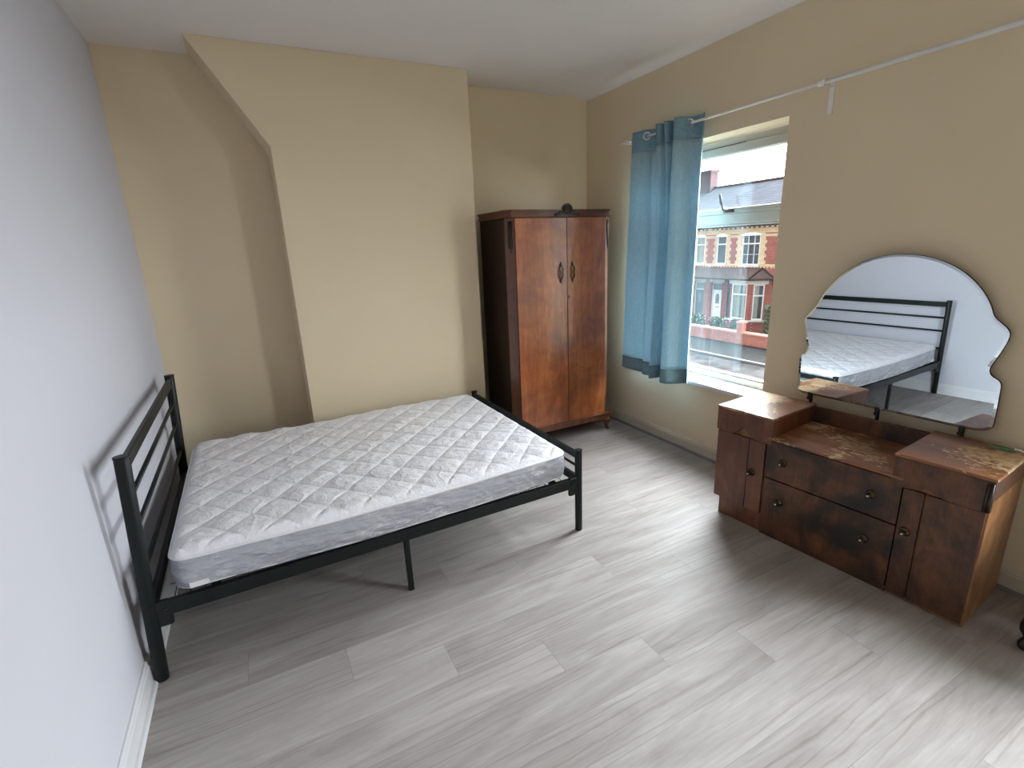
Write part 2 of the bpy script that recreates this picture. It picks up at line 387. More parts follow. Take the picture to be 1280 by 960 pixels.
# ------------------------------------------------------------------ room shell
T = .30     # outer wall thickness
struct('floor', B(-.1, W + T, YB - .1, .1, -.12, 0), M['floor'])
struct('ceiling', B(-.1, W + T, YB - .1, .1, H, H + .12), M['ceiling'])
struct('wall_left', B(-.1, 0, YB - .1, .1, 0, H), M['white_wall'])
struct('wall_back', B(0, W, 0, .1, 0, H), M['cream'])
struct('wall_front', B(0, W, YB - .1, YB, 0, H), M['cream'])
bm = NB()
for y0, y1 in ((YB - .1, WIN[1][0]), (WIN[1][1], WIN[0][0]), (WIN[0][1], .1)): box(bm, W, W + T, y0, y1, 0, H)
for y0, y1 in WIN: box(bm, W, W + T, y0, y1, 0, WZ0 - .03); box(bm, W, W + T, y0, y1, WZ1, H)
struct('wall_right', bm, M['cream'])
# chimney breast, corbelled out to the left near the ceiling
D, XA, XB, XK, ZK = .3207, .4646, 2.1093, .8136, 2.173
bm = prism(NB(), [(XK, 0), (XB, 0), (XB, H), (XA, H), (XK, ZK)], lambda a, b: (a, -D, b), lambda a, b: (a, 0, b))
struct('wall_chimney_breast', bm, M['cream'], bev=.004, seg=2)
# soft plaster cove over the window wall
bm = NB()
pts = [(W, H + .01)] + [(W - .17 * t / 12, H - .020 * (1 - t / 12) ** 2) for t in range(13)] + [(W - .17, H + .01)]
prism(bm, pts, lambda a, b: (a, YB, b), lambda a, b: (a, 0, b))
struct('trim_1', bm, M['ceiling'], smooth=False)
# skirting boards: ogee-topped board plus a quarter-round bead
def skirting(name, along, fixed, sgn, a0, a1, mat, h=.095):
    prof = [(0, 0), (.015, 0), (.015, h - .022), (.011, h - .016), (.011, h - .008), (.006, h), (0, h)]
    if along == 'y': f0 = lambda p, q: (fixed + sgn * p, a0, q); f1 = lambda p, q: (fixed + sgn * p, a1, q)
    else: f0 = lambda p, q: (a0, fixed + sgn * p, q); f1 = lambda p, q: (a1, fixed + sgn * p, q)
    struct(name, prism(NB(), prof, f0, f1), mat)
skirting('baseboard_right', 'y', W, -1, YB, 0, M['skirting'])
skirting('baseboard_left', 'y', 0, 1, YB, 0, M['skirting_white'], .10)
def bead(name, along, fixed, sgn, a0, a1, mat):
    prof = [(.0152, .0), (.030, .0), (.029, .007), (.024, .012), (.0152, .014)]
    f0 = lambda p, q: (fixed + sgn * p, a0, q); f1 = lambda p, q: (fixed + sgn * p, a1, q)
    struct(name, prism(NB(), prof, f0, f1), mat)
bead('trim_4', 'y', W, -1, YB + .02, -.02, M['bead'])
bead('trim_5', 'y', 0, 1, YB + .02, -.02, M['skirting_white'])
skirting('baseboard_back', 'x', 0, -1, XB, W - .02, M['skirting'])
skirting('baseboard_alcove', 'x', 0, -1, .02, XK, M['skirting'])
skirting('baseboard_chimney', 'x', -D, -1, XK, XB, M['skirting'])
skirting('baseboard_front', 'x', YB, 1, .02, W - .02, M['skirting'])

# windows
def window(name, y0, y1):
    xf0, xf1 = W + .155, W + .225
    z0, z1 = WZ0, WZ1 - .012
    zt0, zt1 = 1.630, 1.695
    bm = NB()
    box(bm, xf0, xf1, y0, y0 + .042, z0, z1); box(bm, xf0, xf1, y1 - .042, y1, z0, z1)
    box(bm, xf0, xf1, y0 + .042, y1 - .042, z0, z0 + .038); box(bm, xf0, xf1, y0 + .042, y1 - .042, z1 - .04, z1)
    box(bm, xf0, xf1, y0 + .042, y1 - .042, zt0, zt1)
    # glazing beads round the lower pane
    box(bm, xf0 + .02, xf1 - .01, y0 + .042, y1 - .042, z0 + .038, z0 + .052); box(bm, xf0 + .02, xf1 - .01, y0 + .042, y1 - .042, zt0 - .014, zt0)
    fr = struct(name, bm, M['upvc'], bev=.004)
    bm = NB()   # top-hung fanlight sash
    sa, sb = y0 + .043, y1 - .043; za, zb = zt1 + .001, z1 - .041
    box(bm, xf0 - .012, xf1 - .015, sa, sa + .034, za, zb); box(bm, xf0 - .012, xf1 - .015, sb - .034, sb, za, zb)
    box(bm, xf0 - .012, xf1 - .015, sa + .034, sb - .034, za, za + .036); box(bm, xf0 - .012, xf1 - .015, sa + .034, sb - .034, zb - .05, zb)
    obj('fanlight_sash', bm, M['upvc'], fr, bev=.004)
    obj('glass_pane', B(xf0 + .03, xf0 + .034, sa + .034, sb - .034, za + .036, zb - .05), M['glass'], fr)
    obj('glass_pane', B(xf0 + .03, xf0 + .034, y0 + .042, y1 - .042, z0 + .052, zt0 - .014), M['glass'], fr)
    bm = NB()   # trickle vent slot in the head
    box(bm, xf0 - .004, xf0 + .004, (y0 + y1) / 2 - .25, (y0 + y1) / 2 + .22, z1 - .043, z1 - .036)
    obj('vent_slot', bm, M['black'], fr)
    yh = y0 + .475
    bm = NB()
    box(bm, xf0 - .024, xf0 - .010, yh - .045, yh + .03, za + .006, za + .026)
    tube(bm, [(xf0 - .03, yh, za + .016), (xf0 - .045, yh + .012, za + .03), (xf0 - .050, yh + .035, za + .075), (xf0 - .050, yh + .045, za + .125)], [.011, .011, .010, .008], 10)
    obj('window_handle', bm, M['steel'], fr, smooth=True)
    s = struct(name + '_sill', B(W - .035, W + .225, y0, y1, WZ0 - .03, WZ0), M['sill'], bev=.008)
    return fr
for k, (a, b_) in enumerate(WIN):
    f = window('window_%d' % (k + 1), a, b_)
bpy.data.objects['window_1_sill'].name = 'trim_2'; bpy.data.objects['window_2_sill'].name = 'trim_3'

# ------------------------------------------------------------------ bed frame
bed = thing('bed_frame', 'black tubular metal double bed frame with railed headboard against the white wall', 'bed', (.0405, -1.801, 0), .0144)
BW, BL = 1.365, 1.955
LEAN = .058
def lean(z): return LEAN * z / .912
def post(x0, y, h, r, ln):
    bm = NB(); tube(bm, [(x0, y, .0), (x0 + ln * .5, y, h * .5), (x0 + ln, y, h - .004)], r, 20, r * .85)
    return bm
for y in (0, BW):
    p = obj('headboard_post', post(.0, y, .912, .024, LEAN), M['black_metal'], bed, smooth=True, bev=.003)
    obj('post_cap', tube(NB(), [(LEAN, y, .906), (LEAN, y, .914)], .0255, 20, .022), M['black_metal'], p, smooth=False, bev=.002)
    p = obj('footboard_post', post(BL, y, .480, .021, 0), M['black_metal'], bed, smooth=True, bev=.003)
    obj('post_cap', tube(NB(), [(BL, y, .474), (BL, y, .484)], .0225, 20, .020), M['black_metal'], p, bev=.002)
obj('headboard_top_rail', box(NB(), lean(.87) - .010, lean(.87) + .012, .012, BW - .012, .852, .898), M['black_metal'], bed, bev=.006)
for z in (.748, .622, .452):
    obj('headboard_rod', tube(NB(), [(lean(z), .01, z), (lean(z), BW - .01, z)], .009, 12), M['black_metal'], bed, smooth=True)
obj('headboard_lower_rail', box(NB(), lean(.3) - .010, lean(.3) + .014, .012, BW - .012, .272, .318), M['black_metal'], bed, bev=.004)
obj('footboard_top_rail', box(NB(), BL - .011, BL + .011, .012, BW - .012, .430, .468), M['black_metal'], bed, bev=.005)
obj('footboard_rod', tube(NB(), [(BL, .01, .385), (BL, BW - .01, .385)], .008, 12), M['black_metal'], bed, smooth=True)
obj('footboard_lower_rail', box(NB(), BL - .014, BL + .012, .012, BW - .012, .288, .328), M['black_metal'], bed, bev=.004)
for y in (0.0, BW):
    s = 1 if y == 0 else -1
    bm = NB(); box(bm, .045, BL - .025, y - .010 * s, y + .014 * s, .268, .326)
    box(bm, .045, BL - .025, y + .014 * s, y + .036 * s, .300, .304)
    obj('side_rail', bm, M['black_metal'], bed, bev=.003)
    for x, q in ((.03, 1), (BL - .012, -1)):
        bm = NB(); box(bm, x, x + q * .055, y - .012 * s, y + .010 * s, .225, .335)
        bk = obj('rail_bracket', bm, M['black_metal'], bed, bev=.010)
        lathe_bm = lathe(NB(), [(0, .010), (.004, .010), (.007, .006)], (x + q * .035, y - .012 * s, .295), (0, -s, 0), 12)
        obj('bolt', lathe_bm, M['black_metal'], bk)
    obj('middle_leg', B(.975, 1.0, y - .010 * s, y + .014 * s, .0, .268), M['black_metal'], bed, bev=.003)
for k in range(7):
    x = .22 + k * .262
    obj('cross_slat', B(x, x + .032, .016, BW - .016, .306, .324), M['black_metal'], bed, bev=.002)
bm = NB()
for k in range(36):
    x = .10 + k * .05
    box(bm, x, x + .0028, .012, BW - .012, .3250, .3278)
for k in range(9):
    y = .1 + k * .145
    box(bm, .08, BL - .04, y, y + .0028, .3278, .3300)
obj('wire_mesh', bm, M['black_metal'], bed)
obj('centre_rail', B(.05, BL - .02, BW / 2 - .012, BW / 2 + .012, .276, .305), M['black_metal'], bed, bev=.003)

# ------------------------------------------------------------------ mattress (quilted, still in its film)
MX0, MX1, MY0, MY1, MZ0, MZ1 = .105, 1.890, .016, 1.318, .337, .505
mat = thing('mattress', 'thin white diamond-quilted mattress in clear film lying on the black bed frame', 'mattress', (.0405, -1.801, 0), .0144)
def rr(x, y, rad):   # squashed towards rounded-corner plan
    return x, y
def outline(t_in, n=360):
    """rounded rectangle, inset by t_in"""
    pts = []; R = .055
    x0, x1, y0, y1 = MX0 + t_in, MX1 - t_in, MY0 + t_in, MY1 - t_in; R = max(.008, R - t_in)
    segs = []
    cs = [(x1 - R, y0 + R, -90), (x1 - R, y1 - R, 0), (x0 + R, y1 - R, 90), (x0 + R, y0 + R, 180)]
    for cx, cy, a in cs:
        for k in range(13):
            t = math.radians(a + 90 * k / 12); segs.append((cx + R * math.cos(t), cy + R * math.sin(t)))
    # resample evenly
    P = segs + [segs[0]]; d = [0]
    for a, b in zip(P, P[1:]): d.append(d[-1] + math.dist(a, b))
    j = 0
    for k in range(n):
        s = d[-1] * k / n
        while d[j + 1] < s: j += 1
        f = (s - d[j]) / max(1e-9, d[j + 1] - d[j]); pts.append((P[j][0] + (P[j + 1][0] - P[j][0]) * f, P[j][1] + (P[j + 1][1] - P[j][1]) * f))
    return pts
def swell(x, y):
    t = min(1, max(0, (x - MX0) / (MX1 - MX0))); f = max(0, 1 - (y - MY0) / .5)
    return y - .034 * math.sin(PI * t) ** .8 * f * f
def quilt(x, y):
    P = .196
    wob = .010 * noise.noise(Vector((x * 3, y * 3, 1.)))
    u = (x + y + wob) / P; v = (x - y + wob) / P
    a = abs(math.sin(PI * u)); b = abs(math.sin(PI * v))
    q = (a * b) ** .34
    wr = noise.noise(Vector((x * 9, y * 14, 3.))) * .004 + noise.noise(Vector((x * 26, y * 32, 9.))) * .0022
    big = noise.noise(Vector((x * 2.0, y * 2.2, 5.))) * .008
    crease = abs(noise.noise(Vector((x * 5 + 4, y * 9, 7.)))); crease = max(0, 1 - crease / .06) * .0035
    return .0105 * q + wr * (.4 + q) + big + crease * .6
bm = NB(); nx, ny = 420, 300
grid = []
def edge_fall(x, y):
    dx = min(x - MX0, MX1 - x); dy = min(y - MY0, MY1 - y); R = .045
    if dx < R and dy < R: d = R - math.hypot(R - dx, R - dy)
    else: d = min(dx, dy)
    return d
for j in range(ny + 1):
    row = []
    for i in range(nx + 1):
        x = MX0 + (MX1 - MX0) * i / nx; y = MY0 + (MY1 - MY0) * j / ny
        # pull the grid corners in to a rounded plan
        R = .045
        cx = MX0 + R if x < MX0 + R else (MX1 - R if x > MX1 - R else None); cy = MY0 + R if y < MY0 + R else (MY1 - R if y > MY1 - R else None)
        if cx is not None and cy is not None:
            ax, ay = x - cx, y - cy; m_ = max(abs(ax), abs(ay)); h = math.hypot(ax, ay)
            if h > 1e-9: x, y = cx + ax * m_ / h, cy + ay * m_ / h
        d = max(0, edge_fall(x, y)); e = min(1, d / .055); drop = (1 - math.sqrt(max(0, 1 - (1 - e) ** 2))) * .026
        z = MZ1 - .012 + quilt(x, y) * min(1, d / .03) - drop
        row.append(bm.verts.new((x, swell(x, y), z)))
    grid.append(row)
for j in range(ny):
    for i in range(nx): bm.faces.new((grid[j][i], grid[j][i + 1], grid[j + 1][i + 1], grid[j + 1][i]))
obj('quilted_top', bm, M['ticking'], mat, smooth=True)
# border panel with film wrinkles
bm = NB(); n = 720; o0 = outline(0, n); rings = []; rows = 16
cxm, cym = (MX0 + MX1) / 2, (MY0 + MY1) / 2
for r in range(rows + 1):
    t = r / rows; z = MZ0 + (MZ1 - .036 - MZ0) * t; ring = []
    for (x, y) in o0:
        bul = .010 * math.sin(PI * t) + (.006 * noise.noise(Vector((x * 8 + z * 20, y * 8, z * 14))) + .0035 * noise.noise(Vector((x * 30 + z * 40, y * 30, z * 30)))) * math.sin(PI * t) ** .5 if 0 < t < 1 else 0
        if r == 0: bul = -.004
        dx = (x - cxm) / (MX1 - cxm); dy = (y - cym) / (MY1 - cym)
        ex = 1 if abs(dx) > abs(dy) * .999 else 0
        vx = math.copysign(1, dx) if MX1 - .05 < x or x < MX0 + .05 else 0; vy = math.copysign(1, dy) if y > MY1 - .05 or y < MY0 + .05 else 0
        nn = Vector((vx, vy, 0)); nn = nn.normalized() if nn.length else nn
        zz = z + (.006 * noise.noise(Vector((x * 3, y * 3, 2))) if r == 0 else 0)
        ring.append(bm.verts.new((x + nn.x * bul, swell(x, y) + nn.y * bul, max(zz, MZ0 - .003))))
    rings.append(ring)
for a, b in zip(rings, rings[1:]):
    for k in range(n): bm.faces.new((a[k], a[(k + 1) % n], b[(k + 1) % n], b[k]))
bm.faces.new(rings[0][::-1])
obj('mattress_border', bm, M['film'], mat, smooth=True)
def ring_tube(pts, z, r, name):
    bm = NB(); P = [Vector((x, swell(x, y), z + .0025 * noise.noise(Vector((x * 6, y * 6, z))))) for x, y in pts]; m_ = len(P); rs = []
    for k in range(m_):
        d = (P[(k + 1) % m_] - P[k - 1]).normalized(); a = d.cross(Vector((0, 0, 1))).normalized()
        rs.append([bm.verts.new(P[k] + a * math.cos(2 * PI * j / 8) * r + Vector((0, 0, math.sin(2 * PI * j / 8) * r))) for j in range(8)])
    for k in range(m_):
        for j in range(8): bm.faces.new((rs[k][j], rs[k][(j + 1) % 8], rs[(k + 1) % m_][(j + 1) % 8], rs[(k + 1) % m_][j]))
    obj(name, bm, M['piping'], mat, smooth=True)
ring_tube(outline(-.001), MZ1 - .036, .0055, 'piping')
ring_tube(outline(.002), MZ0 + .010, .0050, 'piping')
# small sewn label low on the long side near the headboard
obj('sewn_label', B(MX0 + .05, MX0 + .115, MY0 - .016, MY0 - .010, MZ0 + .008, MZ0 + .030), M['label'], mat)

# ------------------------------------------------------------------ wardrobe
WX0, WX1, WYF, WYB_ = 2.213, 3.134, -.610, -.135
wr = thing('wardrobe', 'tall dark walnut two-door wardrobe with carved crest standing in the alcove corner', 'wardrobe', (WX0, WYF, 0))
wd, wp = WX1 - WX0, WYB_ - WYF      # width, depth; local: x right, y back
z_b, z_c = .150, 1.738
CH = .062      # canted corner
plan = [(0.010, .048), (CH, .012), (wd - CH, .012), (wd - .010, .048), (wd - .010, wp), (0.010, wp)]
pl = prism(NB(), plan, lambda a, b: (a, b, z_b), lambda a, b: (a, b, z_c))
for f in list(pl.faces):
    pass
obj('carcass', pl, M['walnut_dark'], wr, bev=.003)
for s in (0, 1):      # canted corner stiles
    xa, xb_ = (.006, CH) if s == 0 else (wd - .006, wd - CH)
    bm = prism(NB(), [(xa, .046), (xb_, .004), (xb_, .014), (xa, .056)], lambda a, b: (a, b, z_b), lambda a, b: (a, b, z_c))
    stl = obj('corner_stile', bm, M['walnut_frame'], wr, bev=.003)
    bm = NB()    # carved reeding drop at the top of the stile
    mx, my = (xa + xb_) / 2, .025 - .002
    for k in (-1, 0, 1):
        px = mx + k * .010; py = my - (k * .0075 if s == 0 else -k * .0075) - .006
        tube(bm, [(px, py, 1.50 + abs(k) * .03), (px, py, 1.715)], [.003, .006], 8)
    obj('reeded_carving', bm, M['carving'], stl, smooth=True)
def bowed_door(x0, x1, name='door'):
    bm = NB(); n = 16; zs = [z_b + .006, z_c - .004]
    F = []; Bk = []
    for z in zs:
        F.append([bm.verts.new((x0 + (x1 - x0) * k / n, -.004 - .010 * math.sin(PI * ((x0 + (x1 - x0) * k / n) - CH) / (wd - 2 * CH)), z)) for k in range(n + 1)])
        Bk.append([bm.verts.new((x0 + (x1 - x0) * k / n, .0115, z)) for k in range(n + 1)])
    for k in range(n):
        bm.faces.new((F[0][k], F[0][k + 1], F[1][k + 1], F[1][k])); bm.faces.new((Bk[0][k], Bk[1][k], Bk[1][k + 1], Bk[0][k + 1]))
        bm.faces.new((F[1][k], F[1][k + 1], Bk[1][k + 1], Bk[1][k])); bm.faces.new((F[0][k], Bk[0][k], Bk[0][k + 1], F[0][k + 1]))
    bm.faces.new((F[0][0], F[1][0], Bk[1][0], Bk[0][0])); bm.faces.new((F[0][n], Bk[0][n], Bk[1][n], F[1][n]))
    return obj(name, bm, M['walnut'], wr, bev=.003)
xm = .490
dl = bowed_door(CH + .002, xm - .0015); dr = bowed_door(xm + .0015, wd - CH - .002)
def w_handle(parent, x):
    y = -.018; zc = 1.343
    bm = NB()
    for s in (-1, 1):   # shaped loop, pinched in the middle
        pts = []
        for k in range(13):
            t = k / 12; zz = -.048 + .096 * t
            pts.append((x + s * (.005 + .009 * abs(math.sin(2 * PI * t)) + .003 * math.sin(PI * t)), y - .008 * math.sin(PI * t), zc + zz))
        tube(bm, pts, .0040, 8)
    for s in (-1, 1):
        lathe(bm, [(0, .009), (.003, .011), (.006, .007), (.008, .003)], (x, y + .004, zc + s * .055), (0, -1, 0), 14)
        lathe(bm, [(0, .006), (.003, .008), (.006, .004)], (x, y + .004, zc + s * .069), (0, -1, 0), 12)
    obj('door_handle', bm, M['brass'], parent, smooth=True)
w_handle(dl, xm - .060); w_handle(dr, xm + .043)
bm = NB(); zk = 1.159; xk_ = xm + .012
prism(bm, [(xk_ - .007, zk), (xk_, zk - .018), (xk_ + .007, zk), (xk_, zk + .018)], lambda a, b: (a, -.0165, b), lambda a, b: (a, -.013, b))
obj('keyhole_plate', bm, M['black'], dr)
obj('door_bead', B(xm - .004, xm + .004, -.0175, -.010, z_b + .008, z_c - .006), M['walnut_frame'], dr, bev=.002)
# cornice
def plan_off(d, y_front=0):
    return [(-d + .004, .044), (CH - .03, -.002 - d), (wd - CH + .03, -.002 - d), (wd + d - .004, .044), (wd + d - .004, wp), (-d + .004, wp)]
bm = NB()
for d, za, zb in ((.002, z_c, z_c + .018), (-.003, z_c + .018, z_c + .034), (.006, z_c + .034, z_c + .043), (.013, z_c + .043, z_c + .052)):
    prism(bm, plan_off(d), lambda a, b: (a, b, za), lambda a, b: (a, b, zb))
obj('cornice', bm, M['walnut_frame'], wr, bev=.002)
# carved crest: scallop shell between scrolls
bm = NB(); xc = .497; yc = -.014; zc0 = z_c + .006
sil = []
prof = [(-.105, 0), (-.108, .012), (-.090, .022), (-.075, .018), (-.066, .034), (-.052, .036), (-.046, .042), (-.043, .058), (-.033, .074), (-.018, .085), (0, .088)]
sil = prof + [(-a, b) for a, b in prof[-2::-1]]
prism(bm, sil, lambda a, b: (xc + a, yc, zc0 + b), lambda a, b: (xc + a, yc + .014, zc0 + b))
for k in range(7):
    t = PI * (k + .5) / 7
    tube(bm, [(xc, yc - .003, zc0 + .014), (xc + .038 * math.cos(t), yc - .006, zc0 + .026 + .05 * math.sin(t))], [.004, .009], 8)
for s in (-1, 1):
    torus(bm, (xc + s * .088, yc - .002, zc0 + .011), (0, 1, 0), .009, .005, 16, 6)
    torus(bm, (xc + s * .060, yc - .002, zc0 + .020), (0, 1, 0), .010, .005, 16, 6)
lathe(bm, [(0, .014), (.006, .013), (.012, .006)], (xc, yc, zc0 + .030), (0, -1, 0), 14)
obj('carved_crest', bm, M['carving'], wr, smooth=False)
# plinth rail with shaped lower edge, short cabriole feet
bm = NB()
zp = z_b
edge = [(.004, zp), (wd - .004, zp), (wd - .004, .088), (wd - .07, .088), (wd - .10, .100), (wd - .14, .104), (.14, .104), (.10, .100), (.07, .088), (.004, .088)]
prism(bm, edge, lambda a, b: (a, -.018, b), lambda a, b: (a, .006, b))
prism(bm, [(-.006, zp - .006), (wd + .006, zp - .006), (wd + .006, zp + .006), (-.006, zp + .006)], lambda a, b: (a, -.024, b), lambda a, b: (a, .014, b))
for x in (.004, wd - .026): box(bm, x, x + .022, .006, wp, .088, zp)
obj('plinth_rail', bm, M['walnut_frame'], wr, bev=.003)
for x, sx_ in ((.035, -1), (wd - .035, 1)):
    for y, sy in ((.012, -1), (wp - .04, 1)):
        bm = NB()
        tube(bm, [(x, y, .100), (x + sx_ * .008, y + sy * .006, .070), (x + sx_ * .002, y, .038), (x + sx_ * .006, y + sy * .004, .016), (x + sx_ * .012, y + sy * .010, .0)],
             [.036, .030, .014, .015, .021], 14)
        obj('cabriole_foot', bm, M['walnut_frame'], wr, smooth=True)

# ------------------------------------------------------------------ dressing table with mirror
th = .088
dt = thing('dressing_table', 'old worn brown veneer dressing table with stepped top and shaped mirror', 'dressing table', (2.8753, -3.1548, 0), th)
# local frame: x = depth (0 front, .41 back, room wall beyond), y = along the front (0 near end, 1.152 far end)
DL, DD = 1.152, .405
ZT, ZM = .656, .556
RX = .27; LX = .862     # inner faces of the lower pedestals
bm = NB()
box(bm, .014, DD, .004, RX, .0, .640); obj('right_pedestal', bm, M['dress_side'], dt, bev=.004)
bm = NB()
box(bm, .014, DD, LX, DL - .004, .108, .640); box(bm, .022, DD, LX + .004, DL - .030, .0, .108); obj('left_pedestal', bm, M['dress_red'], dt, bev=.004)
obj('middle_carcass', B(.020, DD, RX, LX, .012, ZM - .014), M['dress_front'], dt)
obj('middle_shelf', B(-.004, DD, RX + .003, LX - .003, ZM - .013, ZM), M['worn'], dt, bev=.003)
obj('backboard', B(DD - .016, DD, RX + .003, LX - .003, ZM, .642), M['dress_front'], dt, bev=.002)
# upper boxes with shaped aprons and rounded top slabs
def upper(y0, y1, mat, tip, nm):
    n = 24; pts = []
    zb = .515
    top = .642
    for k in range(n + 1):
        t = k / n; y = y0 + (y1 - y0) * t
        d = (y - tip); a = abs(d)
        # ogee: low at the ends, rising to a pointed arch over the door groove
        z = zb + nm * max(0, 1 - a / .065) ** 1.3 if a < .065 else zb
        if t in (0, 1): z = zb + .004
        pts.append((y, z))
    pts = [(y0, top)] + pts + [(y1, top)]
    bm = NB(); prism(bm, pts, lambda a, b: (-.002, a, b), lambda a, b: (.016, a, b))
    ap = obj('apron', bm, mat, dt, bev=.002)
    box_ = NB(); box(box_, .016, DD, y0, y1, ZM + .001, top)
    obj('upper_box', box_, mat, dt, bev=.003)
    obj('top_slab', B(-.006, DD + .004, y0 - .004, y1 + .004, top, ZT), M['worn'], dt, bev=.007, seg=3)
    return ap
upper(.0, .315, M['dress_front'], .190, .022)
upper(.838, DL, M['dress_red'], .995, .052)
obj('apron_inlay', prism(NB(), [(.945, .516), (1.045, .516), (.995, .562)], lambda a, b: (.012, a, b), lambda a, b: (.0155, a, b)), M['dress_side'], dt)
# fluted dark blocks at the near corner
bm = NB()
for k in range(2): tube(bm, [(-.003, .008 + k * .011, .520), (-.003, .008 + k * .011, .636)], .0058, 8)
obj('fluted_block', bm, M['carving'], dt, smooth=True)
# doors
def knob(parent, y, z, x=-.0):
    bm = lathe(NB(), [(0, .0195), (.004, .0205), (.007, .015), (.009, .008), (.015, .007), (.019, .0105), (.025, .0125), (.030, .009), (.032, .003)], (x, y, z), (-1, 0, 0), 20)
    k = obj('knob', bm, M['brass'], parent, smooth=True)
    bm = NB(); lathe(bm, [(0, .006), (.003, .004), (.004, .001)], (x - .031, y, z), (-1, 0, 0), 10)
    obj('knob_rosette', bm, M['chrome'], k, smooth=True)
def cab_door(y0, y1, ya, yb, mat, z0, z1, ky, kz):
    bm = NB()
    box(bm, 0, .0135, y0, ya - .0015, z0, z1); box(bm, -.003, .0135, ya + .0015, yb, z0, z1)
    box(bm, 0, .0135, min(yb, y1) + .0015, max(yb, y1), z0, z1) if abs(yb - y1) > .004 else None
    box(bm, .008, .0138, y0, y1, z0, z1)
    d = obj('cabinet_door', bm, mat, dt, bev=.0025); knob(d, ky, kz, -.003); return d
cab_door(.010, RX - .002, .195, RX - .002, M['dress_front'], .018, .514, .237, .325)
# left door: its narrow strip is next to the drawers
bm = NB(); box(bm, -.003, .0135, LX + .004, .952, .114, .514); box(bm, 0, .0135, .957, DL - .008, .114, .514); box(bm, .008, .0138, LX + .004, DL - .008, .114, .514)
d = obj('cabinet_door', bm, M['dress_red'], dt, bev=.0025); knob(d, .928, .333, -.003)
# drawers
for z0, z1, kz in ((.336, .538, .440), (.030, .330, .220)):
    d = obj('drawer', B(.002, .019, RX + .004, LX - .004, z0, z1), M['dress_front'], dt, bev=.003)
    knob(d, .770, kz, .002); knob(d, .380, kz - .004, .002)
bm = NB(); box(bm, .012, .021, RX + .001, LX - .001, .0, .028); obj('plinth', bm, M['dress_front'], dt)
# mirror (own tilt and turn)
mir_out = [(-.405, .700), (-.407, .747), (-.413, .888), (-.392, .908), (-.379, .940), (-.392, .985), (-.403, 1.040), (-.415, 1.096), (-.388, 1.134), (-.360, 1.176), (-.328, 1.242), (-.280, 1.309), (-.213, 1.372), (-.137, 1.414), (-.053, 1.434),
           (.023, 1.436), (.105, 1.423), (.182, 1.393), (.245, 1.352), (.299, 1.297), (.337, 1.240), (.362, 1.184), (.390, 1.158), (.415, 1.132), (.420, 1.102), (.408, 1.050), (.392, 1.000), (.383, .968), (.392, .940), (.425, .916), (.431, .868), (.434, .740), (.425, .712), (.395, .696), (.326, .690), (.10, .688), (-.15, .686), (-.341, .684), (-.387, .686)]
qa, qb, qd = math.radians(2.27044), math.radians(-.2337), 3.155473
nrm = Vector((math.cos(qa) * math.cos(qb), math.sin(qa) * math.cos(qb), math.sin(qb)))
mu = nrm.cross(Vector((0, 0, 1))).normalized(); mv = mu.cross(nrm).normalized()
if mv.z < 0: mv = -mv
def on_mirror(s, z, off):
    base = Vector((3.26, -2.55, 0)); base = base + nrm * (qd - base.dot(nrm))
    return base + mu * s + mv * ((z - base.z) / mv.z) - nrm * off
bpy.context.view_layer.update()
inv = dt.matrix_world.inverted()
def smooth_closed(P, n):
    out = []; m_ = len(P)
    for k in range(m_):
        p0, p1, p2, p3 = [Vector(P[(k + q) % m_]) for q in (-1, 0, 1, 2)]
        for i in range(n):
            t = i / n; out.append(tuple(.5 * ((2 * p1) + (-p0 + p2) * t + (2 * p0 - 5 * p1 + 4 * p2 - p3) * t * t + (-p0 + 3 * p1 - 3 * p2 + p3) * t ** 3)))
    return out
mir_out = smooth_closed(mir_out, 4)
def inset(pts, d):
    out = []; n = len(pts)
    for k in range(n):
        a, b, c = Vector(pts[k - 1]), Vector(pts[k]), Vector(pts[(k + 1) % n])
        e1 = (b - a).normalized(); e2 = (c - b).normalized(); n1 = Vector((-e1.y, e1.x)); n2 = Vector((-e2.y, e2.x)); m_ = (n1 + n2).normalized()
        out.append(tuple(b + m_ * d / max(.5, m_.dot(n1))))
    return out
area = sum(mir_out[k - 1][0] * mir_out[k][1] - mir_out[k][0] * mir_out[k - 1][1] for k in range(len(mir_out)))
sg = 1 if area > 0 else -1
inner = inset(mir_out, sg * .010)
bm = NB(); f = [bm.verts.new(inv @ on_mirror(a, b, .0)) for a, b in inner]; bm.faces.new(f)
back = [bm.verts.new(inv @ on_mirror(a, b, -.004)) for a, b in inner]; bm.faces.new(back[::-1])
for k in range(len(f)): bm.faces.new((f[k], f[(k + 1) % len(f)], back[(k + 1) % len(f)], back[k]))
mir = obj('mirror', bm, M['mirror'], dt)
bm = NB(); n = len(inner)
f = [bm.verts.new(inv @ on_mirror(a, b, .0)) for a, b in inner]; g = [bm.verts.new(inv @ on_mirror(a, b, -.002)) for a, b in mir_out]; h = [bm.verts.new(inv @ on_mirror(a, b, -.006)) for a, b in mir_out]
for k in range(n):
    k2 = (k + 1) % n; bm.faces.new((f[k], f[k2], g[k2], g[k])); bm.faces.new((g[k], g[k2], h[k2], h[k]))
obj('bevelled_edge', bm, M['mirror'], mir)
bm = NB(); pr = inset(mir_out, -sg * .0018)
a_ = [bm.verts.new(inv @ on_mirror(a, b, -.0035)) for a, b in pr]; b2 = [bm.verts.new(inv @ on_mirror(a, b, -.011)) for a, b in pr]
bm.faces.new(a_); bm.faces.new(b2[::-1])
for k in range(n): bm.faces.new((a_[k], a_[(k + 1) % n], b2[(k + 1) % n], b2[k]))
obj('backing_board', bm, M['mirror_back'], mir)
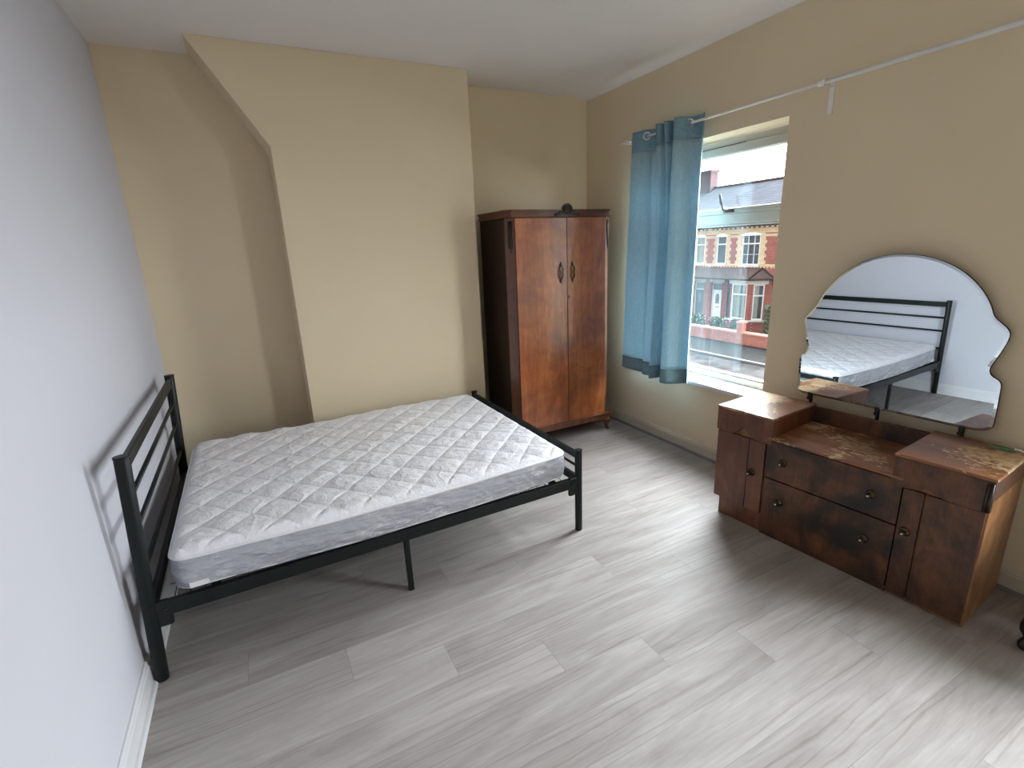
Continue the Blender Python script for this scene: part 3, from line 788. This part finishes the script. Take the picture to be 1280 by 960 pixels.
for s in (-.335, .000, .335):     # uprights and bottom clips
    P0 = inv @ on_mirror(s, .56, -.013); P1 = inv @ on_mirror(s, .80, -.013)
    bm = NB(); box(bm, P0.x - .002, P0.x + .012, P0.y - .007, P0.y + .007, .60, .80)
    obj('mirror_upright', bm, M['black_wood'], dt, bev=.002)
    Pc = inv @ on_mirror(s, .688, .004)
    bm = NB(); box(bm, Pc.x, Pc.x + .020, Pc.y - .009, Pc.y + .009, .672, .694); tube(bm, [(Pc.x - .006, Pc.y, .664), (Pc.x + .018, Pc.y, .664)], .010, 12)
    obj('mirror_clip', bm, M['black'], dt)

# small green wrapper with a clear tube on the near top
gp = thing('small_packet', 'small crumpled green packet with clear nozzle on the worn right top of the dressing table', 'packet', (3.225, -3.045, .656), .25)
bm = NB(); nu, nv = 14, 7; gv = []
for i in range(nu + 1):
    rw = []
    for j in range(nv + 1):
        u = i / nu; v = j / nv - .5
        z = .002 + .010 * math.sin(PI * u) * (1 - (2 * v) ** 2) + .003 * noise.noise(Vector((u * 9, v * 9, 0)))
        rw.append(bm.verts.new((v * .034 * (1 - .4 * abs(u - .4)), (u - .5) * .080, max(.0015, z))))
    gv.append(rw)
for i in range(nu):
    for j in range(nv): bm.faces.new((gv[i][j], gv[i + 1][j], gv[i + 1][j + 1], gv[i][j + 1]))
r_ = bmesh.ops.extrude_face_region(bm, geom=bm.faces[:])
for v in r_['geom']:
    if isinstance(v, bmesh.types.BMVert): v.co.z = .0005
obj('wrapper', bm, M['green_pack'], gp, smooth=True)
obj('nozzle', tube(NB(), [(.003, -.035, .008), (.0, -.052, .009), (-.012, -.070, .006)], [.006, .004, .003], 10), M['clear'], gp, smooth=True)

# ------------------------------------------------------------------ curtain pole and curtain
PX, PZ = W - .070, 2.264
pole = thing('curtain_pole', 'thin white telescopic curtain pole running above the window', 'curtain pole', (PX, -.57, PZ))
obj('inner_rod', tube(NB(), [(0, -.03, 0), (0, -1.52, 0)], .0075, 14), M['pole'], pole, smooth=True)
obj('outer_tube', tube(NB(), [(0, -1.50, 0), (0, -4.55, 0)], .0105, 16), M['pole'], pole, smooth=True)
obj('finial', lathe(NB(), [(0, .008), (.01, .012), (.03, .010), (.034, .006), (.090, .004), (.13, .002)], (0, -.09, 0), (0, 1, 0), 14), M['pole'], pole, smooth=True)
def bracket(yl):
    bm = NB(); box(bm, -.002, .070, yl - .007, yl + .007, -.016, -.011); box(bm, -.014, -.010, yl - .007, yl + .007, -.016, .012)
    box(bm, -.012, .0, yl - .007, yl + .007, -.017, -.012)
    b_ = obj('bracket', bm, M['pole'], pole, bev=.001)
    obj('wall_plate', B(.064, .070, yl - .013, yl + .011, -.140, .012), M['pole'], b_, bev=.001)
bracket(-1.520); bracket(-.055)
obj('collar', tube(NB(), [(0, -1.49, 0), (0, -1.512, 0)], .0140, 16), M['pole'], pole, smooth=True)

cur = thing('curtain', 'pale blue linen eyelet curtain bunched at the left side of the window', 'curtain', (PX, -.57, 0))
# (y, distance from the pole into the room) at the heading and at the hem
top_p = [(-.690, .014), (-.712, .028), (-.760, .029), (-.810, .024), (-.845, .004), (-.872, -.022), (-.915, -.034), (-.955, -.030), (-.966, .004), (-.970, .050), (-.990, .066), (-1.018, .060), (-1.030, .015), (-1.038, -.020), (-1.048, .040), (-1.074, .078), (-1.092, .050), (-1.100, -.015), (-1.112, -.022), (-1.132, .040), (-1.170, .074), (-1.212, .046), (-1.238, .000), (-1.262, -.030), (-1.295, -.042), (-1.318, -.028), (-1.330, -.006)]
bot_p = [(-.632, .012), (-.645, .034), (-.730, .036), (-.800, .026), (-.870, .014), (-.888, -.014), (-.894, .040), (-.935, .062), (-.985, .050), (-1.018, .020), (-1.028, -.032), (-1.040, .052), (-1.062, .125), (-1.082, .070), (-1.088, -.022), (-1.104, -.034), (-1.120, .056), (-1.134, .004), (-1.144, -.026), (-1.154, .060), (-1.180, .128), (-1.228, .130), (-1.264, .080), (-1.288, .020), (-1.305, -.012), (-1.322, .000), (-1.338, .026)]
def catmull(P, n):
    out = []; m_ = len(P)
    for k in range(m_ - 1):
        p0, p1, p2, p3 = [Vector(P[min(max(k + q, 0), m_ - 1)]) for q in (-1, 0, 1, 2)]
        for i in range(n):
            t = i / n; out.append(.5 * ((2 * p1) + (-p0 + p2) * t + (2 * p0 - 5 * p1 + 4 * p2 - p3) * t * t + (-p0 + 3 * p1 - 3 * p2 + p3) * t ** 3))
    out.append(Vector(P[-1])); return out
tp, bp = catmull(top_p, 7), catmull(bot_p, 7)
ZTOP, ZHEAD, ZHEM, ZBOT = 2.305, 2.170, .640, .548
def curtain_sheet(z_hi, z_lo, rows, off=0., thick=.0016):
    bm = NB(); G = []
    for r in range(rows + 1):
        z = z_hi + (z_lo - z_hi) * r / rows
        t = (ZTOP - z) / (ZTOP - ZBOT); s = t ** .85; rw = []
        for k, (a, b) in enumerate(zip(tp, bp)):
            p = a.lerp(b, s)
            w_ = .006 * noise.noise(Vector((p.x * 7, z * 1.6, 4))) * min(1, t * 4) + .0015 * noise.noise(Vector((p.x * 40, z * 9, 4)))
            zz = z
            if z > ZTOP - 1e-6: zz = z + .006 * noise.noise(Vector((p.x * 12, 0, 0)))
            if z < ZBOT + 1e-6: zz = z + .016 * noise.noise(Vector((p.x * 9, 0, 3))) - .008
            rw.append((Vector((-(p.y + w_) - off, p.x + .57, zz))))
        G.append(rw)
    nr, nc = len(G), len(G[0]); F = []; K = []
    for i in range(nr):
        fr, kr = [], []
        for j in range(nc):
            d = (G[i][min(j + 1, nc - 1)] - G[i][max(j - 1, 0)]); nn = Vector((-d.y, d.x, 0)).normalized() if d.length else Vector((1, 0, 0))
            fr.append(bm.verts.new(G[i][j] + nn * thick)); kr.append(bm.verts.new(G[i][j] - nn * thick))
        F.append(fr); K.append(kr)
    for i in range(nr - 1):
        for j in range(nc - 1):
            bm.faces.new((F[i][j], F[i][j + 1], F[i + 1][j + 1], F[i + 1][j])); bm.faces.new((K[i][j], K[i + 1][j], K[i + 1][j + 1], K[i][j + 1]))
        bm.faces.new((F[i][0], F[i + 1][0], K[i + 1][0], K[i][0])); bm.faces.new((F[i][-1], K[i][-1], K[i + 1][-1], F[i + 1][-1]))
    for j in range(nc - 1):
        bm.faces.new((F[0][j], K[0][j], K[0][j + 1], F[0][j + 1])); bm.faces.new((F[-1][j], F[-1][j + 1], K[-1][j + 1], K[-1][j]))
    return bm
obj('drape', curtain_sheet(ZHEAD, ZHEM, 46, thick=.0006), M['curtain'], cur, smooth=True)
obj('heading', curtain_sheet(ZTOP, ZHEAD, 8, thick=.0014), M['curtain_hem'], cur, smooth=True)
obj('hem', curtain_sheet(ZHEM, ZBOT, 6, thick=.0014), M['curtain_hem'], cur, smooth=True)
for yy, ax in ((-.838, (-.8, -.6, 0)), (-1.232, (-.62, -.78, 0))):
    obj('eyelet', torus(NB(), (-.010, yy + .57, PZ - .002), ax, .0235, .0055, 28, 8), M['chrome'], cur, smooth=True)

# ------------------------------------------------------------------ black stool at the right edge
st = thing('stool', 'black wooden stool with turned ball-foot legs at the right edge beside the dressing table', 'stool', (2.956, -3.312, 0), 0)
obj('seat', B(-.02, .25, -.30, .02, .400, .430), M['black_wood'], st, bev=.008)
obj('apron_frame', B(.0, .23, -.28, .0, .355, .400), M['black_wood'], st, bev=.004)
for lx in (.0, .225):
    for ly in (.0, -.275):
        prof = [(0, .014), (.006, .019), (.022, .022), (.038, .017), (.046, .010), (.056, .012), (.075, .024), (.10, .027), (.13, .022), (.16, .014), (.20, .012), (.28, .018), (.31, .020), (.33, .014), (.34, .020), (.37, .020)]
        obj('leg', lathe(NB(), prof, (lx, ly, 0), (0, 0, 1), 16), M['black_wood'], st, smooth=True)

# ------------------------------------------------------------------ outside: the terrace across the street
G = -3.70            # street level
struct('road', B(3.8, 19.2, -30, 60, G - .3, G - .10), M['asphalt']).name = 'road'
o = bpy.data.objects['road']
pv = struct('pavement', B(19.35, 22.6, -30, 60, G - .3, G), M['pavement'])
kb = struct('kerb', B(19.2, 19.35, -30, 60, G - .3, G + .005), M['kerb'])
gd = struct('front_garden_ground', B(22.6, 25.2, -30, 60, G - .3, G - .001), M['soil'])

FX = 25.0
def ext_window(par, y0, y1, z0, z1, x, style, cols=1, split=.30, rot=None):
    """white framed sash with panes behind; faces -x, in house-local coordinates"""
    fw = .065
    bm = NB()
    box(bm, x - .04, x + .04, y0, y0 + fw, z0, z1); box(bm, x - .04, x + .04, y1 - fw, y1, z0, z1)
    box(bm, x - .04, x + .04, y0 + fw, y1 - fw, z0, z0 + fw); box(bm, x - .04, x + .04, y0 + fw, y1 - fw, z1 - fw, z1)
    zs = z1 - (z1 - z0) * split
    box(bm, x - .045, x + .04, y0 + fw, y1 - fw, zs - .03, zs + .04)
    if style == 'bars':
        for k in (1, 2): yy = y0 + (y1 - y0) * k / 3; box(bm, x - .03, x + .02, yy - .014, yy + .014, z0 + fw, z1 - fw)
        zz = (z0 + zs) / 2; box(bm, x - .03, x + .02, y0 + fw, y1 - fw, zz - .012, zz + .012)
    win = obj('window', bm, M['ext_white'], par)
    obj('pane', B(x + .02, x + .026, y0 + fw * .5, y1 - fw * .5, z0 + fw * .5, z1 - fw * .5), M['glass'], win)
    obj('room_behind', B(x + .12, x + .13, y0, y1, z0, z1), M['ext_dark'], win)
    if style in ('nets', 'drapes'):
        bm = NB(); wv_ = (y1 - y0)
        spans = ((y0, y1),) if style == 'nets' else ((y0, y0 + wv_ * .42), (y1 - wv_ * .46, y1))
        for a, b in spans:
            n_ = 24; pr_ = [(a + (b - a) * k / n_, .018 * math.sin(k * 1.9)) for k in range(n_ + 1)]
            A = [bm.verts.new((x + .08 + q, p, z0)) for p, q in pr_]; Z = [bm.verts.new((x + .08 + q, p, z1)) for p, q in pr_]
            A2 = [bm.verts.new((x + .085 + q, p, z0)) for p, q in pr_]; Z2 = [bm.verts.new((x + .085 + q, p, z1)) for p, q in pr_]
            for k in range(n_): bm.faces.new((A[k], A[k + 1], Z[k + 1], Z[k])); bm.faces.new((A2[k], Z2[k], Z2[k + 1], A2[k + 1]))
        obj('net_curtain', bm, M['ext_net'], win)
    return win
def toothed(bm, y0, y1, z0, z1, x, tooth=.09, h=.17, sides=(1, 1)):
    """red panel with toothed edges, proud of the cream face"""
    n_ = max(1, int((z1 - z0) / h)); hh = (z1 - z0) / n_
    for k in range(n_):
        e = tooth if k % 2 else 0
        box(bm, x - .012, x + .01, y0 - e * sides[0], y1 + e * sides[1], z0 + k * hh, z0 + (k + 1) * hh)
def house(name, y_party, s, label, door_mat, group=None, gable=True):
    """one house of the terrace; s=-1: extends towards -y from the party line"""
    h = thing(name, label, 'house', (FX, y_party, 0), 0, group)
    Wd = 5.2
    def Y(a, b): return (s * a, s * b) if s > 0 else (s * b, s * a)
    def bx(bm, x0, x1, t0, t1, z0, z1):
        a, b = Y(t0, t1); return box(bm, x0, x1, a, b, z0, z1)
    # openings: (t0, t1, z0, z1)
    ups = [(.41, 1.11, .05, 1.63), (2.13, 3.27, .02, 1.63)]
    door_o = (.28, 1.02, -3.45, -1.02)
    # upper wall (cream) with openings
    bm = NB(); t = 0
    for a, b, z0, z1 in ups:
        bx(bm, 0, .3, t, a, -.05, 1.84); bx(bm, 0, .3, a, b, -.05, z0); bx(bm, 0, .3, a, b, z1, 1.84); t = b
    bx(bm, 0, .3, t, Wd, -.05, 1.84)
    obj('upper_wall', bm, M['cream_brick'], h)
    bm = NB(); a, b, z0, z1 = door_o
    bx(bm, 0, .3, 0, a, G, -.05); bx(bm, 0, .3, a, b, z1, -.05); bx(bm, 0, .3, a, b, G, z0); bx(bm, 0, .3, b, Wd, G, -.05)
    obj('lower_wall', bm, M['red_brick'], h)
    for (t0, t1, sd) in ((0, .20, (0, 1)), (1.46, 1.76, (1, 1)), (3.68, Wd, (1, 0))):
        bm = NB(); a, b = Y(t0, t1); sd = sd if s > 0 else sd[::-1]
        toothed(bm, a, b, .08, 1.50, 0, sides=sd)
        a, b = Y(max(0, t0 - .14) if t0 else 0, t1 + .14 if t1 < Wd else Wd); box(bm, -.014, .01, a, b, 1.64, 1.70)
        obj('red_brick_panel', bm, M['red_brick'], h)
    # belt course with dentils, corbelled eaves
    bm = NB(); bx(bm, -.03, .05, 0, Wd, -.05, .02)
    k = 0
    while k * .2 + .1 < Wd: bx(bm, -.028, .02, k * .2, k * .2 + .1, -.13, -.05); k += 1
    obj('belt_course', bm, M['cream_brick'], h)
    bm = NB(); bx(bm, -.10, .3, 0, Wd, 2.04, 2.13); bx(bm, -.04, .3, 0, Wd, 1.84, 1.92)
    for k in range(int(Wd / .30)):
        bx(bm, -.12, .2, k * .30, k * .30 + .15, 1.93, 2.04)
        bx(bm, -.09, .2, k * .30 + .15, k * .30 + .30, 1.90, 1.95)
    obj('corbelled_eaves', bm, M['cream_brick'], h)
    bm = NB(); bx(bm, -.02, .3, 0, Wd, 1.92, 2.04); obj('eaves_shade_band', bm, M['chimney'], h)  # dark colour paints in the shade between the dentils
    # roof
    a, b = Y(0, Wd)
    bm = prism(NB(), [(-.26, 2.18), (4.0, 4.72), (8.0, 2.1), (8.0, 2.02), (-.05, 2.02), (-.26, 2.13)], lambda p, q: (p, a, q), lambda p, q: (p, b, q))
    obj('slate_roof', bm, M['slate'], h)
    bm = tube(NB(), [(-.30, a, 2.17), (-.30, b, 2.17)], .045, 10); obj('gutter', bm, M['chimney'], h)
    bm = tube(NB(), [(4.0, a, 4.74), (4.0, b, 4.74)], .09, 8); obj('ridge_tiles', bm, M['chimney'], h)
    # windows
    a, b = Y(*ups[0][:2]); ext_window(h, a, b, ups[0][2], ups[0][3], .08, 'nets' if s > 0 else 'plain')
    a, b = Y(*ups[1][:2]); ext_window(h, a, b, ups[1][2], ups[1][3], .08, 'bars' if s < 0 else 'nets')
    for t0, t1, z0, z1 in ups: obj('stone_sill', bx(NB(), -.07, .06, t0 - .07, t1 + .07, z0 - .10, z0), M['stone'], h)
    # segmental arches over upper windows
    for t0, t1, z0, z1 in ups:
        bm = NB(); cm = (t0 + t1) / 2; hw = (t1 - t0) / 2 + .04
        pts = [(cm + hw * q / 6, z1 + .02 + .10 * (1 - (q / 6) ** 2)) for q in range(-6, 7)] + [(cm + hw, z1 - .05), (cm - hw, z1 - .05)]
        prism(bm, pts, lambda p, q: (-.012, s * p, q), lambda p, q: (.03, s * p, q))
        obj('white_arch', bm, M['ext_white'], h)
    # front door with fanlight
    t0, t1, z0, z1 = door_o; a, b = Y(t0, t1)
    d = obj('front_door', B(.10, .15, a + .05, b - .05, z0, -1.47), door_mat, h)
    bm = NB(); box(bm, .06, .16, a, a + .05, z0, z1); box(bm, .06, .16, b - .05, b, z0, z1); box(bm, .06, .16, a, b, z1 - .05, z1); box(bm, .06, .16, a, b, -1.49, -1.44)
    obj('door_frame', bm, M['ext_white'], h)
    obj('fanlight_pane', B(.11, .12, a + .05, b - .05, -1.44, z1 - .05), M['ext_blind'], h)
    cy = (a + b) / 2
    arch = [(cy - .13, -2.25), (cy + .13, -2.25), (cy + .13, -1.80), (cy + .09, -1.70), (cy, -1.66), (cy - .09, -1.70), (cy - .13, -1.80)]
    obj('door_glass', prism(NB(), arch, lambda p, q: (.088, p, q), lambda p, q: (.102, p, q)), M['ext_blind'], d)
    bm = NB(); box(bm, .09, .101, cy - .11, cy + .11, -2.48, -2.44); obj('letterbox', bm, M['brass'], d)
    bm = NB(); bx(bm, -.02, .08, t0 - .14, t1 + .14, -1.0, -.80); obj('stone_lintel', bm, M['stone'], h)
    bm = NB(); bx(bm, -.45, .1, t0 - .05, t1 + .05, G, -3.55); obj('door_step', bm, M['stone'], h)
    # bay: front wall at -0.65, canted side
    t0, t1 = 1.95, 3.42; bxf = -.65; tc_ = 3.98
    plan_ = [(bxf, t0), (bxf, t1), (0, tc_), (0, t0)]
    bm = NB(); prism(bm, plan_, lambda p, q: (p, s * q, G), lambda p, q: (p, s * q, -2.98))
    box_w = (2.24, 3.22)
    for qa_, qb_ in ((t0, box_w[0]), (box_w[1], t1)):
        bx(bm, bxf, bxf + .2, qa_, qb_, -2.98, -.70)
    bx(bm, bxf, 0, t0, t0 + .2, -2.98, -.70)
    prism(bm, [(bxf, t1), (bxf + .12, t1 + .10), (bxf + .25, t1 - .02), (bxf + .1, t1 - .1)], lambda p, q: (p, s * q, -2.98), lambda p, q: (p, s * q, -.70))
    prism(bm, [(-.12, tc_ - .10), (0, tc_), (.02, tc_ - .25), (-.05, tc_ - .2)], lambda p, q: (p, s * q, -2.98), lambda p, q: (p, s * q, -.70))
    obj('bay_wall', bm, M['red_brick'], h)
    a, b = Y(*box_w); ext_window(h, a, b, -2.88, -.96, bxf + .06, 'drapes')
    # canted light, built as a turned window
    L0 = Vector((bxf + .12, s * (t1 + .10), 0)); L1 = Vector((-.12, s * (tc_ - .10), 0)); dd = L1 - L0
    cw = bpy.data.objects.new('canted_window_pivot', None)
    bpy.data.objects.remove(cw)
    e = dd.normalized(); nn = Vector((-abs(e.y), -s * abs(e.x) * -1, 0)); nn = Vector((e.y, -e.x, 0)); nn = nn if nn.x < 0 else -nn
    def P(u, z, o_): v = L0 + e * u - nn * o_; return (v.x, v.y, z)
    def qbox(bm, u0, u1, z0, z1, o0, o1):
        vv = [bm.verts.new(P(u, z, o_)) for o_ in (o0, o1) for u, z in ((u0, z0), (u1, z0), (u1, z1), (u0, z1))]
        for f_ in ((0, 1, 2, 3), (4, 7, 6, 5), (0, 4, 5, 1), (1, 5, 6, 2), (2, 6, 7, 3), (3, 7, 4, 0)): bm.faces.new([vv[q] for q in f_])
    lw = dd.length; bm = NB()
    for u0, u1, z0, z1 in ((0, .06, -2.88, -.96), (lw - .06, lw, -2.88, -.96), (.06, lw - .06, -2.88, -2.81), (.06, lw - .06, -1.03, -.96), (.06, lw - .06, -1.60, -1.53)): qbox(bm, u0, u1, z0, z1, .02, .10)
    cwn = obj('window', bm, M['ext_white'], h)
    bm = NB(); qbox(bm, .03, lw - .03, -2.85, -1.0, .055, .06); obj('pane', bm, M['glass'], cwn)
    bm = NB(); qbox(bm, .0, lw * .55, -2.88, -.96, .11, .115); obj('net_curtain', bm, M['ext_net'], cwn)
    bm = NB(); qbox(bm, .0, lw, -2.88, -.96, .14, .15); obj('room_behind', bm, M['ext_dark'], cwn)
    bm = NB(); prism(bm, [(bxf - .06, t0 - .03), (bxf - .06, t1 + .04), (0, tc_ + .08), (0, t0 - .03)], lambda p, q: (p, s * q, -2.98), lambda p, q: (p, s * q, -2.88))
    obj('stone_sill', bm, M['stone'], h)
    bm = NB(); prism(bm, [(bxf - .02, t0 + .1), (bxf - .02, t1 + .01), (0, tc_ + .02), (0, t0 + .1)], lambda p, q: (p, s * q, -.96), lambda p, q: (p, s * q, -.74))
    obj('stone_lintel', bm, M['stone'], h)
    # canopy roof over doors and bay, hipped end
    te = 4.10; ex_ = -.92
    vs_ = [(0, 0, -.16), (0, te - .55, -.16), (ex_, te - .62, -.66), (ex_, 0, -.66), (0, te + .15, -.66)]
    bm = NB(); q = [bm.verts.new((x, s * y, z)) for x, y, z in vs_]; ql = [bm.verts.new((x, s * y, -.72)) for x, y, z in vs_]
    bm.faces.new((q[0], q[1], q[2], q[3])); bm.faces.new((q[1], q[4], q[2])); bm.faces.new((ql[0], ql[3], ql[2], ql[4]))
    bm.faces.new((q[3], q[2], ql[2], ql[3])); bm.faces.new((q[2], q[4], ql[4], ql[2])); bm.faces.new((q[0], q[3], ql[3], ql[0]))
    bmesh.ops.delete(bm, geom=[v for v in bm.verts if not v.link_faces], context='VERTS')
    obj('canopy_roof', bm, M['canopy_slate'], h)
    bm = NB()
    tube(bm, [(ex_ - .03, s * 0, -.69), (ex_ - .03, s * (te - .60), -.69), (0, s * (te + .20), -.69)], .045, 8)
    tube(bm, [(-.02, s * (te - .55), -.13), (ex_, s * (te - .62), -.64)], .05, 8)
    tube(bm, [(0, s * (te - .55), -.13), (0, s * (te + .18), -.64)], .05, 8)
    obj('canopy_gutter', bm, M['black'], h)
    bm = tube(NB(), [(-.06, s * (te + .12), -.70), (-.06, s * (te + .14), -.95), (-.06, s * (te + .40), -1.06), (-.06, s * (te + .98), -1.08), (-.06, s * (te + 1.03), -1.2), (-.06, s * (te + 1.03), G)], .04, 8)
    obj('drainpipe', bm, M['black'], h)
    return h
PARTY = 17.66
house('terraced_house', PARTY - .01, -1, 'red and cream brick terraced house with white front door and barred upper window', M['ext_white'])
dark_house = house('terraced_house', PARTY, 1, 'red and cream brick terraced house with dark front door, left of the white door', M['slate_door'])
house('terraced_house', PARTY - 10.43, 1, 'red and cream brick terraced house adjoining the white-door house on its right', M['slate_door'])
chx, chy, chz = 28.9 - FX, 21.75 - PARTY, 4.30
ch = obj('chimney_stack', B(chx - .35, chx + .35, chy - .62, chy + .62, chz - .2, chz + 1.42), M['chimney'], dark_house)
obj('oversail_cap', B(chx - .42, chx + .42, chy - .69, chy + .69, chz + 1.42, chz + 1.56), M['chimney'], ch)

# garden walls
gate_gap = []
def gwall(y0, y1, label):
    g = thing('garden_wall', label, 'wall', (22.0, y0, G))
    obj('brickwork', B(0, .22, 0, y1 - y0, 0, .54), M['terracotta'], g)
    bm = NB(); box(bm, -.04, .26, 0, y1 - y0, .54, .60)
    prism(bm, [(-.02, .60), (.24, .60), (.18, .66), (.04, .66)], lambda a, b: (a, 0, b), lambda a, b: (a, y1 - y0, b))
    obj('coping', bm, M['terra_cope'], g)
gwall(13.02, 19.6, 'low red-painted garden wall left of the gate pillar across the street')
gwall(6.0, 12.70, 'low red-painted garden wall right of the gate pillar across the street')
g = thing('gate_pillar', 'square red-painted garden pillar between the two low walls across the street', 'pillar', (22.11, 12.86, G))
obj('shaft', B(-.15, .15, -.155, .155, 0, 1.06), M['terracotta'], g)
bm = NB(); box(bm, -.19, .19, -.195, .195, 1.06, 1.13); prism(bm, [(-.17, -.175), (.17, -.175), (.17, .175), (-.17, .175)], lambda a, b: (a, b, 1.13), lambda a, b: (a * .3, b * .3, 1.20))
obj('cap', bm, M['terra_cope'], g)

def shrub(x, y, r, hgt, nleaf, mat, label, flowers=False):
    t = thing('garden_shrub', label, 'shrub', (x, y, G))
    bm = NB(); rnd = random.Random(int(x * 100 + y * 37))
    for k in range(nleaf):
        a = rnd.random() * 2 * PI; q = math.sqrt(rnd.random()); zz = rnd.random() ** .7
        rr_ = r * q * (1 - .45 * zz); p = Vector((rr_ * math.cos(a) * .75, rr_ * math.sin(a), .05 + hgt * zz))
        d1 = Vector((rnd.gauss(0, 1), rnd.gauss(0, 1), rnd.gauss(0, .7))).normalized(); d2 = d1.cross(Vector((rnd.gauss(0, 1), rnd.gauss(0, 1), 1))).normalized()
        l = .035 + rnd.random() * .05
        v4 = [bm.verts.new(p + d1 * l), bm.verts.new(p + d2 * l * .5), bm.verts.new(p - d1 * l), bm.verts.new(p - d2 * l * .5)]; bm.faces.new(v4)
    obj('foliage', bm, mat, t)
    bm = NB()
    for k in range(9):
        a = k * 2.4; tube(bm, [(0.03 * math.cos(a), .03 * math.sin(a), 0), (r * .4 * math.cos(a), r * .5 * math.sin(a), hgt * .75)], [.015, .006], 6)
    obj('stems', bm, M['soil'], t)
    if flowers:
        bm = NB()
        for k in range(26):
            p = Vector((rnd.uniform(-r, r) * .7, rnd.uniform(-r, r), hgt * rnd.uniform(.75, 1.08))); bmesh.ops.create_icosphere(bm, subdivisions=1, radius=.028, matrix=Matrix.Translation(p))
        obj('flowers', bm, M['ext_white'], t)
shrub(23.05, 11.6, .62, 1.15, 1900, M['leaf'], 'dense green shrub behind the low wall right of the pillar')
shrub(23.9, 12.7, .42, 1.75, 900, M['leaf_pale'], 'taller pale leafy shrub against the red brick right of the bay')
shrub(23.0, 13.75, .62, 1.0, 1500, M['leaf'], 'green shrub behind the low wall just left of the pillar')
shrub(23.0, 15.1, .62, .97, 1500, M['leaf_pale'], 'pale green flowering shrub in front of the white door', True)
shrub(23.0, 16.5, .62, 1.0, 1500, M['leaf'], 'green flowering shrub in front of the dark door', True)
